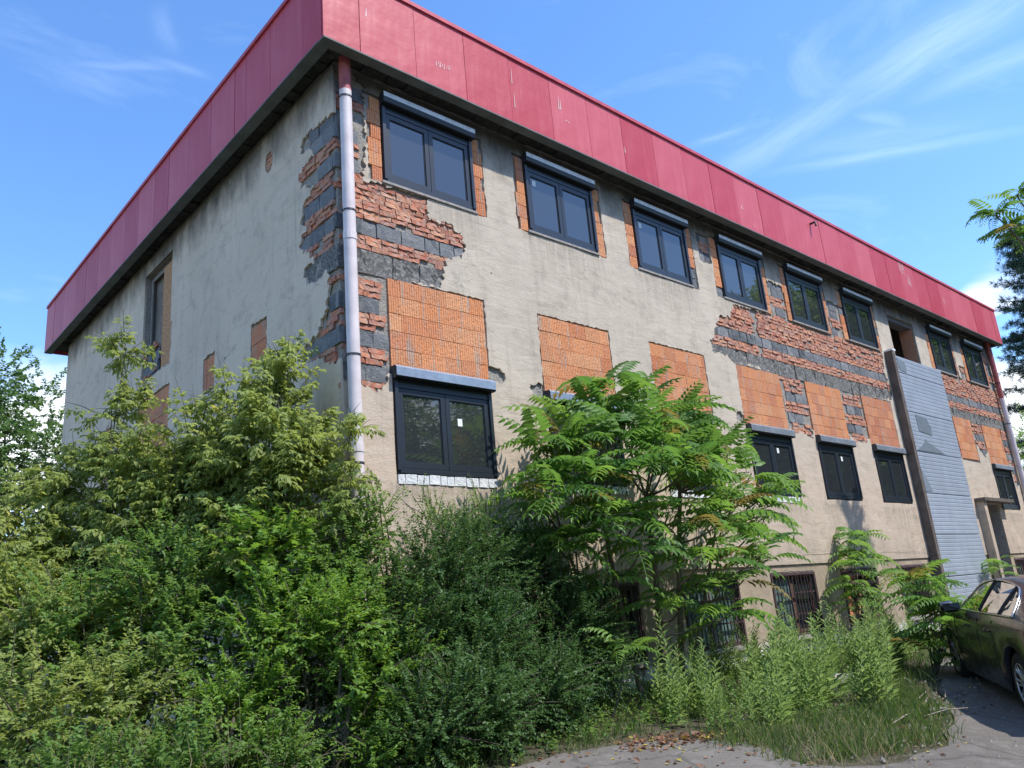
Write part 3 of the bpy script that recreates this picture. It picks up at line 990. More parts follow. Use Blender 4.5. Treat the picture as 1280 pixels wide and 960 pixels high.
def lay(poly, excl, side, far=False, bandfix=None):
    us = [p[0] for p in poly]
    zs = [p[1] for p in poly]
    pg = grow(poly, .07)
    for kind, z0, z1 in BANDS:
        if z1 < min(zs) or z0 > max(zs):
            continue
        if kind == 'brickF':
            kind = 'brick' if side == 'F' else 'block'
        if kind == 'brick':
            n = 4 if z1 - z0 > .3 else 3
            hh = (z1 - z0) / n
            for j in range(n):
                zz = z0 + hh * j
                u = min(us) + rb.uniform(0, .2)
                while u < max(us) + .1:
                    small = rb.random() < .18
                    L = .12 if small else .245
                    uc = u + L / 2
                    if inside(uc, zz + hh / 2, pg, []) and not gap(excl, uc, zz + hh / 2, .9 * L / 2) and uc > L / 2 - .02:
                        if rb.random() > .04:
                            me = BR[rb.randrange(6, 9) if small else rb.randrange(0, 6)]
                            dep = .020 + rb.uniform(-.011, .012)
                            if far:
                                b = len(far_bricks.v)
                                tl = rb.uniform(-.03, .03)
                                for v in me.vertices:
                                    far_bricks.v.append((uc + v.co.x, dep + v.co.y + tl * v.co.x, zz + .005 + v.co.z * hh / .073))
                                for pl in me.polygons:
                                    far_bricks.f.append(tuple(b + i for i in pl.vertices))
                                    far_bricks.m.append(0)
                            else:
                                tl = rb.uniform(-.05, .05)
                                if side == 'F':
                                    inst('brick', me, bld, (uc, dep, zz + .005), (0, rb.uniform(-.02, .02), tl), (1, 1, hh / .073))
                                else:
                                    inst('brick', me, bld, (dep, uc, zz + .005), (0, 0, -math.pi / 2 + tl), (1, 1, hh / .073))
                                count['brick'] += 1
                    u += L + .008
        else:
            ms = CB if kind == 'block' else RC
            u = min(us) + rb.uniform(-.15, .1)
            while u < max(us) + .2:
                if kind == 'block':
                    i = rb.randrange(7)
                    L = .375 if i < 4 else .24
                    me = CB[i]
                    sc = (z1 - z0) / .22
                else:
                    i = rb.randrange(4)
                    L = .42
                    me = RC[i]
                    sc = (z1 - z0) / .335
                uc = max(u + L / 2, L / 2 + .002 if side == 'F' else L / 2 + .002)
                if inside(min(uc, max(us)), (z0 + z1) / 2, grow(poly, .14), []) and not gap(excl, uc, (z0 + z1) / 2, .8 * L / 2):
                    dep = .020 + rb.uniform(-.006, .012)
                    if side == 'F':
                        inst('cinder_block' if kind == 'block' else 'rough_block', me, bld, (uc, dep, z0 + .006), (0, 0, rb.uniform(-.015, .015)), (1, 1, sc))
                    else:
                        inst('cinder_block' if kind == 'block' else 'rough_block', me, bld, (dep, uc, z0 + .006), (0, 0, -math.pi / 2 + rb.uniform(-.015, .015)), (1, 1, sc))
                u += L + .012


winrects = [rect(wx[k] - .22, wx[k] + WW + .20, ZU - .04, ZU + 1.35) for k in (0, 1, 2, 3, 4, 5, 7, 8)]
lowrects = [rect(wx[k] - .01, wx[k] + WW + .01, ZL, ZL + 1.35) for k in (0, 1, 2, 3, 4, 5, 8)]
ex = winrects + lowrects + list(patch.values())
lay([p if p[0] > 0 else (0, p[1]) for p in E1], ex, 'F')
lay([p if p[0] > 0 else (0, p[1]) for p in E1L], [], 'L')
E2a = [p for p in E2]
# nearest run of the big strip singly, the rest joined
lay([(7.95, 6.0), (8.8, 5.9), (9.6, 5.95), (9.6, 7.3), (9.07, 7.26), (8.83, 6.95), (8.24, 6.62), (8.16, 6.42)], ex, 'F')
lay([(9.75, 5.6), (10.36, 5.6), (10.4, 4.70), (11.1, 4.72), (11.4, 4.84), (13.05, 4.88), (13.3, 4.72), (13.8, 4.74), (14.13, 4.88), (14.19, 5.7), (15.84, 5.95), (15.99, 6.29), (15.71, 6.76), (15.9, 7.12), (15.8, 7.35), (9.75, 7.35)], ex, 'F', far=True)
lay(E3, ex + [rect(22.1, 23.8, 3.3, 4.8)], 'F', far=True)
lay(PIER_A, winrects, 'F', far=True)
lay(PIER_B, winrects, 'F', far=True)
lay(PIER_D, winrects, 'F', far=True)
lay([(8.05, 7.95), (8.52, 7.95), (8.52, 8.62), (8.05, 8.62)], winrects, 'F', far=True)
o = far_bricks.build('brickwork', 'red_brick_far', bld)
o['kind'] = 'stuff'


def hollow(u0, z0, z1, u1, side='F', dull=0.0, base=.006, big=True):
    """courses of grooved clay blocks filling a rectangle"""
    n = max(1, round((z1 - z0) / .226))
    hh = (z1 - z0) / n
    for j in range(n):
        u = u0
        first = True
        while u < u1 - .05:
            rem = u1 - u
            if first and rb.random() < .5 and rem > .5:
                w_ = .18
            else:
                w_ = .37 if (big and rb.random() < .55) else .28
            first = False
            if rem < w_ + .10:
                w_ = min((.37, .28, .18, .13), key=lambda q: abs(q - rem))
                sc = (rem - .003) / w_
            else:
                sc = 1.0
            d = 1 if rb.random() < dull else 0
            uc = u + w_ * sc / 2
            dep = base + rb.uniform(-.004, .004)
            if side == 'F':
                inst('hollow_brick', HB[w_][d], bld, (uc, dep, z0 + hh * j), (0, 0, 0), (sc, 1, (hh - .007) / .222))
            else:
                inst('hollow_brick', HB[w_][d], bld, (dep, uc, z0 + hh * j), (0, 0, -math.pi / 2), (sc, 1, (hh - .007) / .222))
            u += w_ * sc + .005


for k, v in patch.items():
    hollow(v[0][0], v[0][1] + .02, v[2][1], v[1][0], 'F', {3: .25, 4: .25, 5: .75, 7: .3, 8: .15}.get(k, 0.03), big=k < 3)
for k in (0, 1, 2, 3, 4, 5, 7, 8):
    for a, b in ((wx[k] - .215, wx[k] - .012), (wx[k] + WW + .012, wx[k] + WW + .195)):
        n = 6
        for j in range(n):
            z = ZU - .02 + j * .214
            if rb.random() < .12 and k > 0:
                inst('cinder_block', CB[4 + rb.randrange(3)], bld, ((a + b) / 2, .022, z), (0, 0, 0), ((b - a) / .24, 1, .96))
                continue
            ww = b - a - rb.choice((0, 0, .05))
            cx = (b - ww / 2) if a < wx[k] else (a + ww / 2)
            inst('hollow_brick', HB[.18][1 if rb.random() < .15 else 0], bld, (cx, .005 + rb.uniform(-.003, .003), z), (0, 0, 0), (ww / .18, 1, .92))
hollow(5.78, 4.78, 5.96, 7.30, 'L', 1.0)
hollow(1.99, 5.36, 5.9, 2.45, 'L', 1.0)
hollow(3.80, 5.40, 5.93, 4.20, 'L', 1.0)
hollow(9.08, 5.42, 5.93, 9.52, 'L', 1.0)
hollow(10.53, 5.38, 5.88, 10.87, 'L', 1.0)
lay([(1.7, 8.15), (2.08, 8.15), (2.08, 8.55), (1.7, 8.55)], [], 'L') if False else None
for j in range(5):
    inst('brick', BR[j], bld, (.024, 1.89 + rb.uniform(-.02, .02), 8.17 + j * .07), (0, 0, -math.pi / 2), (1.1, 1, .9))
# rubble masonry at the foot of the gable opening
for j in range(3):
    for i in range(2):
        if j == 2 and i == 0:
            continue
        inst('cinder_block', CB[(i + j) % 4], bld, (.03 + rb.uniform(0, .05), 6.68 + i * .40 + rb.uniform(-.03, .03), 6.45 + j * .22), (0, 0, -math.pi / 2 + rb.uniform(-.1, .1)))
for j, (u, z) in enumerate([(7.12, 6.42), (7.2, 6.72), (7.15, 6.80), (6.62, 6.46), (6.58, 6.9), (6.66, 6.97), (6.9, 6.38), (7.2, 6.88)]):
    inst('brick', BR[6 + j % 3], bld, (.015, u, z), (0, rb.uniform(-.2, .2), -math.pi / 2))
# gable opening: inner frame, board and chipboard sheet
mb = MB().box(.12, .36, 7.20, 7.268, 6.95, 8.54).box(.12, .36, 5.803, 7.199, 8.46, 8.548)
mb.build('opening_frame', 'grey_board', bld)
MB().box(.10, .125, 7.13, 7.16, 6.95, 8.45).box(.10, .125, 5.81, 7.13, 8.42, 8.45).build('frame_batten', 'concrete', bld)
MB().box(.20, .23, 6.32, 7.19, 6.90, 8.45).build('grey_panel', 'room_plaster', bld)
MB().box(.045, .065, 5.79, 6.35, 6.38, 8.40).build('chipboard', 'osb', bld)
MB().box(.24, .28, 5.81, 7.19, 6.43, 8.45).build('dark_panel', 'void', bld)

# white aerated block strip under the lower windows
WBm = [brick_mesh('white_block', 'white_block', .2, .05, .115, 2, .006, 300 + i) for i in range(4)]
for k in (0, 1, 2, 3):
    u = wx[k] + .01
    while u < wx[k] + WW - .1:
        wdt = rb.uniform(.10, .24)
        wdt = min(wdt, wx[k] + WW - u)
        inst('white_block', WBm[rb.randrange(4)], bld, (u + wdt / 2, -.014, ZL - .130 + rb.uniform(-.006, .006)), (0, rb.uniform(-.03, .03), 0), (wdt / .2 * .93, 1, 1))
        u += wdt

# upper opening without window: clay-block jamb and lintel
for j in range(7):
    inst('hollow_brick', HB[.37][1], bld, (18.416, .23, 6.95 + j * .226), (0, 0, -math.pi / 2), (.95, 1, .98))
    inst('hollow_brick', HB[.18][0], bld, (18.53, .010, 6.95 + j * .226), (0, 0, 0), (.6, 1, .98))
MB().box(16.73, 18.41, .06, .34, 8.40, 8.515).build('lintel', 'grey_board', bld)

# downpipes


def downpipe(x, y, z1, z0, clamps, redto, out):
    mb = MB()
    mb.tube([(x, y, z1), (x, y, redto)], .079, 16, 1, cap=False)
    mb.tube([(x, y, redto + .001), (x, y, z0)], .080, 16, 0, cap=False)
    p = mb.build('downpipe', ['pipe_white', 'pipe_red'], bld, smooth=False)
    for pl in p.data.polygons:
        pl.use_smooth = len(pl.vertices) == 4
    for z, t in clamps:
        if t:
            c = MB().tube([(x, y, z - .012), (x, y, z + .012)], .086, 14).box(x - .012, x + .012, y + .08, .02, z - .01, z + .01)
            c.box(x - .10, x - .085, y - .02, y + .02, z - .015, z + .015)
            c.build('pipe_clamp', 'steel', p)
        else:
            MB().tube([(x, y, z + .05), (x, y, z - .05)], .087, 14).build('pipe_socket', 'pipe_white', p, smooth=False)


downpipe(.12, -.105, ZS + .08, .45, [(8.32, 1), (6.66, 1), (6.31, 0), (4.75, 1), (3.62, 0), (3.44, 1)], 8.42, 0)
downpipe(24.38, -.105, ZS + .08, .45, [(7.52, 1), (6.15, 1), (4.74, 0), (3.4, 1)], 7.0, 0)

# tall metal clad shaft cover
def torn(pts, y):
    n = len(pts)
    return MB().poly([(a, y, b) for a, b in pts] + [(a, y + .006, b) for a, b in pts], [tuple(range(n))] + [(i, (i + 1) % n, n + (i + 1) % n, n + i) for i in range(n)])


zb = [.45, 1.60, 2.62, 3.64, 4.70, 5.75, 6.79, 7.26]
clad = []
for a, b in zip(zb[:-1], zb[1:]):
    mb = MB()
    n = int(round((b - a - .016) / .105))
    hh = (b - a - .016) / n
    prof = []
    for i in range(n):
        z = a + .008 + hh * i
        prof += [(-.116, z), (-.122, z + hh * .12), (-.122, z + hh * .84), (-.116, z + hh * .95)]
    prof.append((-.116, a + .008 + hh * n))
    m = len(prof)
    x0, x1 = 16.335, 19.40
    mb.v = [(x0, y, z) for y, z in prof] + [(x1, y, z) for y, z in prof] + [(x0, -.04, z) for y, z in prof] + [(x1, -.04, z) for y, z in prof]
    for i in range(m - 1):
        mb.f += [(i, i + m, i + 1 + m, i + 1), (i, i + 1, i + 1 + 2 * m, i + 2 * m), (i + m, i + 3 * m, i + 1 + 3 * m, i + 1 + m)]
    mb.f += [(0, 2 * m, 3 * m, m), (m - 1, 2 * m - 1, 4 * m - 1, 3 * m - 1)]
    mb.m = [0] * len(mb.f)
    clad.append(mb.build('cladding_board', 'cladding', bld, fixn=True))
torn([(16.40, 7.20), (16.86, 7.14), (16.90, 7.0), (16.85, 6.84), (16.5, 6.86), (16.42, 6.95)], -.130).build('torn_film', 'cladding_torn', clad[6])
torn([(16.78, 5.70), (17.50, 5.66), (17.55, 5.5), (17.68, 5.44), (17.62, 5.20), (16.82, 5.26)], -.130).build('torn_film', 'cladding_torn', clad[4])
torn([(16.40, 4.73), (16.75, 4.86), (16.95, 4.95), (17.1, 5.08), (17.25, 4.98), (17.6, 4.9), (18.2, 4.74)], -.130).build('torn_film', 'cladding_torn', clad[4])
torn([(16.36, 4.25), (16.6, 4.0), (16.8, 3.7), (16.36, 3.68)], -.130).build('torn_film', 'cladding_torn', clad[3])
MB().box(16.30, 19.44, -.039, -.001, .45, 7.29).build('cladding_backing', 'channel', bld)
for a, b in ((.45, 2.1), (2.11, 4.6), (4.61, 7.31)):
    MB().box(16.0, 16.298, -.15, -.001, a, b).box(16.0, 16.05, -.20, -.151, a, b).build('edge_channel', 'channel', bld)
MB().box(16.02, 16.2, -.22, .0, 7.312, 7.36).build('bracket', 'sticker', bld)

# door recess with canopy slab
MB().box(19.95, 22.35, -.28, .05, 3.53, 3.62).build('canopy', 'channel', bld)
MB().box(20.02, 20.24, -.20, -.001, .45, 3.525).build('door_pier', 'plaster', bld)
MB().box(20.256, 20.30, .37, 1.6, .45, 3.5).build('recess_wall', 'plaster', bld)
MB().box(21.84, 21.9, .37, 1.6, .45, 3.5).box(20.30, 21.84, 1.55, 1.62, .45, 3.5).build('recess_wall', 'room_plaster', bld)
dr = MB().box(20.7, 21.6, 1.50, 1.545, .47, 2.6).build('door', 'brown_wood', bld)
MB().tube([(21.5, 1.50, 1.5), (21.5, 1.45, 1.5), (21.4, 1.45, 1.5)], .012, 6).build('handle', 'steel', dr)
MB().tube([(21.2, .3, 3.4), (21.2, .3, 3.12)], [.05, .12], 8).build('lamp_shade', 'film_dark', bld)

# basement windows: barred, one boarded with planks over loose blocks
BG = empty('tmp')


def barred(k, nb, dense):
    fr = MB().ring(0, WW, 0, 1.12, .045, .0, .05)
    fr.box(.046, WW - .046, .0, .03, .36, .385).box(.046, WW - .046, .0, .03, .74, .765)
    win = fr.build('barred_window', 'rust_bar', bld, loc=(wx[k], .012, .81))
    bm_ = MB().tube([(0, 0, .046), (0, 0, 1.074)], .010, 5).mesh('bar', 'rust_bar')
    for i in range(nb):
        inst('bar', bm_, win, (.06 + (WW - .12) * (i + .5) / nb, -.009, 0), (rb.uniform(-.01, .01), rb.uniform(-.012, .012), 0))
    for s in (0, 1):
        x0 = .05 + s * .755
        p = MB().ring(x0, x0 + .745, .05, 1.07, .05, .09, .13).build('inner_frame', 'brown_wood' if k > 2 else 'grey_board', win)
        MB().box(x0 + .051, x0 + .694, .11, .12, .101, 1.019).build('pane', 'teal_glass' if (s == 0 or k == 2) else 'window_glass', win)
    MB().box(-.05, WW + .05, -.06, .03, -.075, -.003).build('sill', 'concrete', win)
    return win


for k, nb in ((0, 14), (1, 14), (2, 14), (3, 13), (5, 20), (8, 16)):
    barred(k, nb, k == 5)
bpy.data.objects.remove(BG)
bo = MB().ring(0, WW, 0, 1.12, .06, .0, .06).build('boarded_window', 'rust_bar', bld, loc=(wx[4], .012, .81))
for z, t in ((.14, .02), (.62, -.03), (.82, .02), (.96, -.01)):
    inst('plank', MB().box(.02, WW - .02, -.03, -.002, 0, .075).mesh('plank', 'brown_wood'), bo, (0, 0, z), (0, t, 0))
for i, (u, z, d) in enumerate([(.25, .06, 0), (.62, .06, 1), (1.0, .06, 0), (.35, .30, 1), (.8, .30, 0), (.3, .53, 0), (.9, .56, 1), (.62, .78, 0)]):
    inst('hollow_brick', HB[.28][d], bo, (u, .06 + rb.uniform(0, .05), z), (0, rb.uniform(-.15, .15), rb.uniform(-.2, .2)))
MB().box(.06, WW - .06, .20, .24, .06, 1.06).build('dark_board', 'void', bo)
MB().box(-.08, WW + .12, -.12, .03, -.10, -.003).build('sill', 'concrete', bo)

# ------------------------------------------------------------------ ground
def grid_ground(name, x0, x1, y0, y1, nx, ny, mat, off, noise_a=.02):
    mb = MB()
    xs = np.linspace(-1, 1, nx + 1)
    xs = np.sign(xs) * np.abs(xs) ** 2.2
    ys = np.sign(np.linspace(-1, 1, ny + 1)) * np.abs(np.linspace(-1, 1, ny + 1)) ** 2.2
    cx, cy = 4.0, -2.0
    X = [cx + (t * (x1 - cx) if t > 0 else t * (cx - x0)) for t in xs]
    Y = [cy + (t * (y1 - cy) if t > 0 else t * (cy - y0)) for t in ys]
    for y in Y:
        for x in X:
            mb.v.append((x, y, hg(x, y) + off + noise_a * mnoise.noise(Vector((x * .8, y * .8, 0))) * 1.5))
    for j in range(ny):
        for i in range(nx):
            a = j * (nx + 1) + i
            mb.f.append((a, a + 1, a + nx + 2, a + nx + 1))
            mb.m.append(0)
    return mb.build(name, mat, smooth=True)


g0 = grid_ground('ground', -1200, 1200, -1200, 1200, 260, 260, 'soil', -.012, .006)
g0['kind'] = 'structure'
# worn asphalt yard with a ragged edge along the weeds
AS = [(-40, -60), (60, -60), (60, -7.0), (30, -4.4), (16, -2.6), (10.5, -2.3), (8.4, -2.6), (6.6, -3.4), (5.4, -3.9), (4.4, -4.3), (3.4, -4.65), (2.6, -4.6), (2.1, -4.3), (1.95, -4.0), (2.2, -3.55), (2.2, -3.1), (2.1, -2.85), (1.6, -2.5), (.8, -2.3), (.2, -2.35), (-.2, -2.8), (-1.5, -3.4), (-4, -3.8), (-9, -4), (-40, -4)]
asj = jag(AS, .05, .25, 400)
gp_ = [Vector((a, b)) for a in np.arange(-8, 16, .5) for b in np.arange(-10, -2, .4)]
V = [Vector(p) for p in asj]
E_ = [(i, (i + 1) % len(V)) for i in range(len(V))]
vo, eo, fo, _, _, _ = geometry.delaunay_2d_cdt(V + gp_, E_, [], 0, 1e-5)
va = np.array([(p.x, p.y) for p in vo])
fa = np.array([f for f in fo])
kp = pip(va[fa].mean(axis=1), asj)
mb = MB()
mb.v = [(a, b, hg(a, b) + .012 + .008 * mnoise.noise(Vector((a, b, 5)))) for a, b in va]
for f in fa[kp]:
    mb.f.append(tuple(int(i) for i in f))
    mb.m.append(0)
asp = mb.build('asphalt_yard', 'asphalt', smooth=True)
asp['kind'] = 'structure'
# broken concrete path along the wall
pr_ = random.Random(8)
pth = MB().box(16.0, 24.9, -1.3, -.21, .40, .449).build('pavement', 'concrete')
pth['kind'] = 'structure'

# ------------------------------------------------------------------ leaves
NR = np.random.default_rng(7)


def tmpl_leaf(L=1.0, Wd=.45, fold=.12, droop=.10, tri=4):
    """folded leaf, x along its length"""
    if tri == 2:
        V = np.array([(0, 0, 0), (.45 * L, Wd / 2, fold * L), (L, 0, -droop * L), (.45 * L, -Wd / 2, fold * L)])
        F = np.array([(0, 2, 1), (0, 3, 2)])
    else:
        V = np.array([(0, 0, 0), (.30 * L, Wd / 2, fold * L * .8), (.72 * L, Wd * .32, fold * L * .3), (L, 0, -droop * L), (.72 * L, -Wd * .32, fold * L * .3), (.30 * L, -Wd / 2, fold * L * .8), (.5 * L, 0, 0)])
        F = np.array([(0, 6, 1), (1, 6, 2), (2, 6, 3), (0, 5, 6), (5, 4, 6), (4, 3, 6)])
    return V, F


def join(parts):
    VV, FF = [], []
    b = 0
    for V, F in parts:
        VV.append(V)
        FF.append(F + b)
        b += len(V)
    return np.vstack(VV), np.vstack(FF)


def xform(V, d, up, pos, s=1.0):
    d = np.array(d, float)
    d /= np.linalg.norm(d)
    y = np.cross(up, d)
    y /= np.linalg.norm(y)
    z = np.cross(d, y)
    return pos + s * (V[:, :1] * d + V[:, 1:2] * y + V[:, 2:] * z)


def compound_elder():
    """box-elder leaf: petiole with drooping toothed leaflets"""
    lf = tmpl_leaf(1, .52, .10, .25, 2)
    parts = []
    up = np.array([0, 0, 1.0])
    for (t, side, s) in ((1.0, 0, .62), (.62, 1, .5), (.62, -1, .5), (.30, 1, .42), (.30, -1, .42)):
        pos = np.array([t * .55, 0, -.10 * t * t])
        d = np.array([1 - .45 * abs(side), .85 * side, -.35])
        parts.append((xform(lf[0], d, up, pos, s), lf[1]))
    return join(parts)


def lobed():
    """maple-like lobed leaf"""
    V = [(0, 0, 0)]
    ang = [-120, -95, -60, -38, -12, 0, 12, 38, 60, 95, 120]
    rad = [.35, .62, .40, .85, .52, 1.0, .52, .85, .40, .62, .35]
    for a, r_ in zip(ang, rad):
        V.append((r_ * math.cos(R(a)), r_ * math.sin(R(a)), -.14 * r_ * r_ + .03))
    F = [(0, i, i + 1) for i in range(1, 11)]
    return np.array(V) * np.array([1, 1, 1.0]), np.array(F)


T_ELDER = compound_elder()
T_LEAF = tmpl_leaf(1, .55, .09, .14, 4)
T_LEAF2 = tmpl_leaf(1, .6, .10, .12, 2)
T_LANCE = tmpl_leaf(1, .22, .03, .28, 2)
T_LOBED = lobed()


class LM:
    """collects batches of leaf-like triangles with a random tint each"""
    def __init__(s):
        s.V, s.F, s.T, s.M = [], [], [], []
        s.n = 0

    def add(s, tm, P, D, U, Sc, tint=None, mi=0):
        TV, TF = tm
        P = np.asarray(P, float)
        D = np.asarray(D, float)
        U = np.asarray(U, float)
        D = D / (np.linalg.norm(D, axis=1, keepdims=True) + 1e-9)
        Y = np.cross(U, D)
        Y /= (np.linalg.norm(Y, axis=1, keepdims=True) + 1e-9)
        Z = np.cross(D, Y)
        Sc = np.asarray(Sc, float).reshape(-1, 1, 1)
        V = P[:, None, :] + Sc * (TV[None, :, 0:1] * D[:, None, :] + TV[None, :, 1:2] * Y[:, None, :] + TV[None, :, 2:3] * Z[:, None, :])
        k, m = V.shape[0], V.shape[1]
        F = TF[None] + (np.arange(k) * m)[:, None, None] + s.n
        s.V.append(V.reshape(-1, 3))
        s.F.append(F.reshape(-1, 3))
        if tint is None:
            tint = NR.random(k)
        s.T.append(np.repeat(tint, m))
        s.M.append(np.full(k * len(TF), mi))
        s.n += k * m

    def raw(s, V, F, tint, mi=0):
        V = np.asarray(V, float)
        F = np.asarray(F)
        s.V.append(V)
        s.F.append(F + s.n)
        s.T.append(np.full(len(V), tint) if np.isscalar(tint) else tint)
        s.M.append(np.full(len(F), mi))
        s.n += len(V)

    def mesh(s, name, mats, origin=(0, 0, 0)):
        V = np.vstack(s.V) - np.array(origin)
        F = np.vstack(s.F)
        me = bpy.data.meshes.new(name)
        me.vertices.add(len(V))
        me.vertices.foreach_set('co', V.astype(np.float32).ravel())
        me.loops.add(len(F) * 3)
        me.loops.foreach_set('vertex_index', F.astype(np.int32).ravel())
        me.polygons.add(len(F))
        me.polygons.foreach_set('loop_start', np.arange(0, len(F) * 3, 3, dtype=np.int32))
        me.polygons.foreach_set('loop_total', np.full(len(F), 3, dtype=np.int32))
        if not isinstance(mats, (list, tuple)):
            mats = [mats]
        for m in mats:
            me.materials.append(MAT[m])
        if len(mats) > 1:
            me.polygons.foreach_set('material_index', np.concatenate(s.M).astype(np.int32))
        a = me.attributes.new('tint', 'FLOAT', 'POINT')
        a.data.foreach_set('value', np.concatenate(s.T).astype(np.float32))
        me.update()
        me.validate()
        return me


def unit(V):
    return V / (np.linalg.norm(V, axis=-1, keepdims=True) + 1e-9)


def twigs(lm, P, D, L, n, tm, size, droop=.3, spread=.8, jit=.3, updir=.25, tintbase=None):
    """leafy twigs from points P in directions D, n leaves on each"""
    T = len(P)
    D = unit(D)
    t = (np.arange(n) + .6) / n
    tt = t[None, :, None]
    side = np.cross(D, np.array([0, 0, 1.0]) + NR.normal(0, .25, (T, 3)))
    side = unit(side)
    path = P[:, None, :] + D[:, None, :] * L[:, None, None] * tt
    path[..., 2] -= droop * L[:, None] * (t[None] ** 2) * .6
    sgn = np.where(np.arange(n) % 2 == 0, 1.0, -1.0)[None, :, None]
    ld = D[:, None, :] * .6 + side[:, None, :] * sgn * spread + NR.normal(0, jit, (T, n, 3))
    ld[..., 2] -= droop * .8
    up = NR.normal(0, .35, (T, n, 3)) + np.array([0, 0, 1.0])
    sc = size * NR.uniform(.65, 1.25, (T, n)) * (1.05 - .35 * t[None])
    tint = NR.random((T, n))
    if tintbase is not None:
        tint = np.clip(tintbase[:, None] * .6 + tint * .4, 0, .999)
    lm.add(tm, path.reshape(-1, 3), ld.reshape(-1, 3), up.reshape(-1, 3), sc.reshape(-1), tint.reshape(-1))
    return path


def stemtri(mb, P, D, L, r_=.006):
    for p, d, l in zip(P, D, L):
        d = d / (np.linalg.norm(d) + 1e-9)
        a = Vector(p)
        b = Vector(p + d * l)
        mb.tube([a, (a + b) / 2 + Vector((0, 0, .02)), b], [r_, r_ * .7, r_ * .3], 3, cap=False)


def curve_pts(a, b, bend, n=6):
    a, b = Vector(a), Vector(b)
    out = []
    for i in range(n + 1):
        t = i / n
        p = a.lerp(b, t)
        out.append(p + Vector(bend) * math.sin(math.pi * t))
    return out


def shrub(name, label, base, blobs, tm, size, leafm, stems=6, ntw=130, nl=18, tl=.42, droop=.35, group=None, cat='shrub', barkm='young_bark', upb=.45, keepout=True, twstem=40, srad=.018, spread=.8):
    root = empty(name, base)
    tag(root, label, cat, group)
    lm = LM()
    b = np.array(base)
    smb = MB()
    for (c, rr, dens) in blobs:
        c = np.array(c, float)
        rr = np.array(rr if hasattr(rr, '__len__') else (rr, rr, rr), float)
        T = int(ntw * dens)
        q = unit(NR.normal(size=(T, 3)))
        rad = NR.random(T) ** (1 / 2.0)
        P = c + q * rr * rad[:, None] * .92
        D = q * .7 + np.array([0, 0, upb]) + NR.normal(0, .35, (T, 3))
        L = tl * NR.uniform(.6, 1.3, T)
        # keep twigs off the wall and above the soil
        if keepout:
            ok = ~((P[:, 0] > -.12) & (P[:, 1] > -.12))
            P, D, L = P[ok], D[ok], L[ok]
            D = unit(D)
            tip = P + D * L[:, None]
            bad = (tip[:, 0] > -.08) & (tip[:, 1] > -.08)
            if P[:, 1].mean() < -.1 and c[0] > -.3:
                D[bad, 1] = -np.abs(D[bad, 1])
                D[bad, 1] -= .4
            else:
                D[bad, 0] = -np.abs(D[bad, 0])
                D[bad, 0] -= .4
        ok = P[:, 2] > .45
        P, D, L = P[ok], D[ok], L[ok]
        cl_ = np.array([mnoise.noise(Vector(p) * 1.6) for p in P]) * .9 + .5
        twigs(lm, P, D, L, nl, tm, size, droop, spread, tintbase=np.clip(cl_, 0, 1))
        k = min(twstem, len(P))
        stemtri(smb, P[:k] - b, unit(D[:k]), L[:k])
    f = link(bpy.data.objects.new('foliage', lm.mesh('foliage', leafm, base)), root)
    for i in range(stems):
        c, rr, dens = blobs[i % len(blobs)]
        rr = rr if hasattr(rr, '__len__') else (rr, rr, rr)
        tgt = Vector(c) + Vector((rnd.uniform(-.5, .5) * rr[0], rnd.uniform(-.5, .5) * rr[1], rnd.uniform(.1, .8) * rr[2]))
        a = Vector((rnd.uniform(-.2, .2), rnd.uniform(-.2, .2), 0))
        pts = curve_pts(a, tgt - Vector(base), (rnd.uniform(-.15, .15), rnd.uniform(-.15, .15), 0), 7)
        MB().tube(pts, [srad * (1.15 - t / 8.5) for t in range(8)], 6).build('stem', barkm, root, smooth=True)
    smb.build('twigs', barkm, root)['kind'] = 'stuff'
    return root


# ---- left mass of self-seeded shrubs
shrub('box_elder', 'tallest olive-green box-elder shrub reaching up the grey gable wall', (-.95, .1, .42),
      [((-.85, .2, 3.65), (.50, .5, .50), .55), ((-.50, .40, 4.62), (.20, .24, .26), .14), ((-.62, .35, 4.2), (.22, .26, .25), .13), ((-1.05, .45, 4.15), (.22, .25, .28), .10), ((-1.45, .8, 3.9), (.2, .25, .25), .09), ((-.35, .0, 3.75), (.18, .2, .3), .10), ((-.62, -.1, 3.2), (.5, .5, .5), .7), ((-1.25, .9, 3.25), (.5, .55, .42), .9), ((-1.0, .2, 2.5), (.6, .6, .7), 1.0)],
      T_ELDER, .145, 'leaf_elder', 12, 165, 13, .42, .6, upb=.8)
shrub('box_elder', 'broad box-elder shrub left of the tallest one, in front of the bricked-up gable window', (-1.9, 1.3, .42),
      [((-1.78, 1.6, 3.62), (.42, .5, .30), .35), ((-2.1, 2.3, 3.55), (.40, .5, .32), .35), ((-1.3, 1.2, 3.65), (.35, .4, .25), .22), ((-1.72, 1.5, 3.0), (.5, .6, .5), 1.0), ((-1.5, 1.2, 2.3), (.6, .7, .6), 1.0), ((-2.15, 2.2, 2.65), (.5, .6, .45), 1.0), ((-2.0, .9, 1.7), (.6, .7, .7), .8)],
      T_ELDER, .145, 'leaf_elder', 11, 150, 13, .42, .6, upb=.8)
shrub('box_elder', 'leftmost box-elder shrub, cut by the left edge of the photo', (-2.8, 1.6, .42),
      [((-2.55, 2.6, 3.25), (.42, .5, .34), .40), ((-2.95, 2.4, 2.9), (.35, .4, .3), .3), ((-2.61, 2.2, 2.3), (.55, .6, .5), 1.0), ((-3.1, 1.4, 1.95), (.6, .6, .5), 1.0), ((-2.6, .9, 1.7), (.6, .6, .6), .9), ((-3.4, 1.2, 1.2), (.6, .6, .7), .9)],
      T_ELDER, .12, 'leaf_elder', 7, 150, 13, .44, .5)
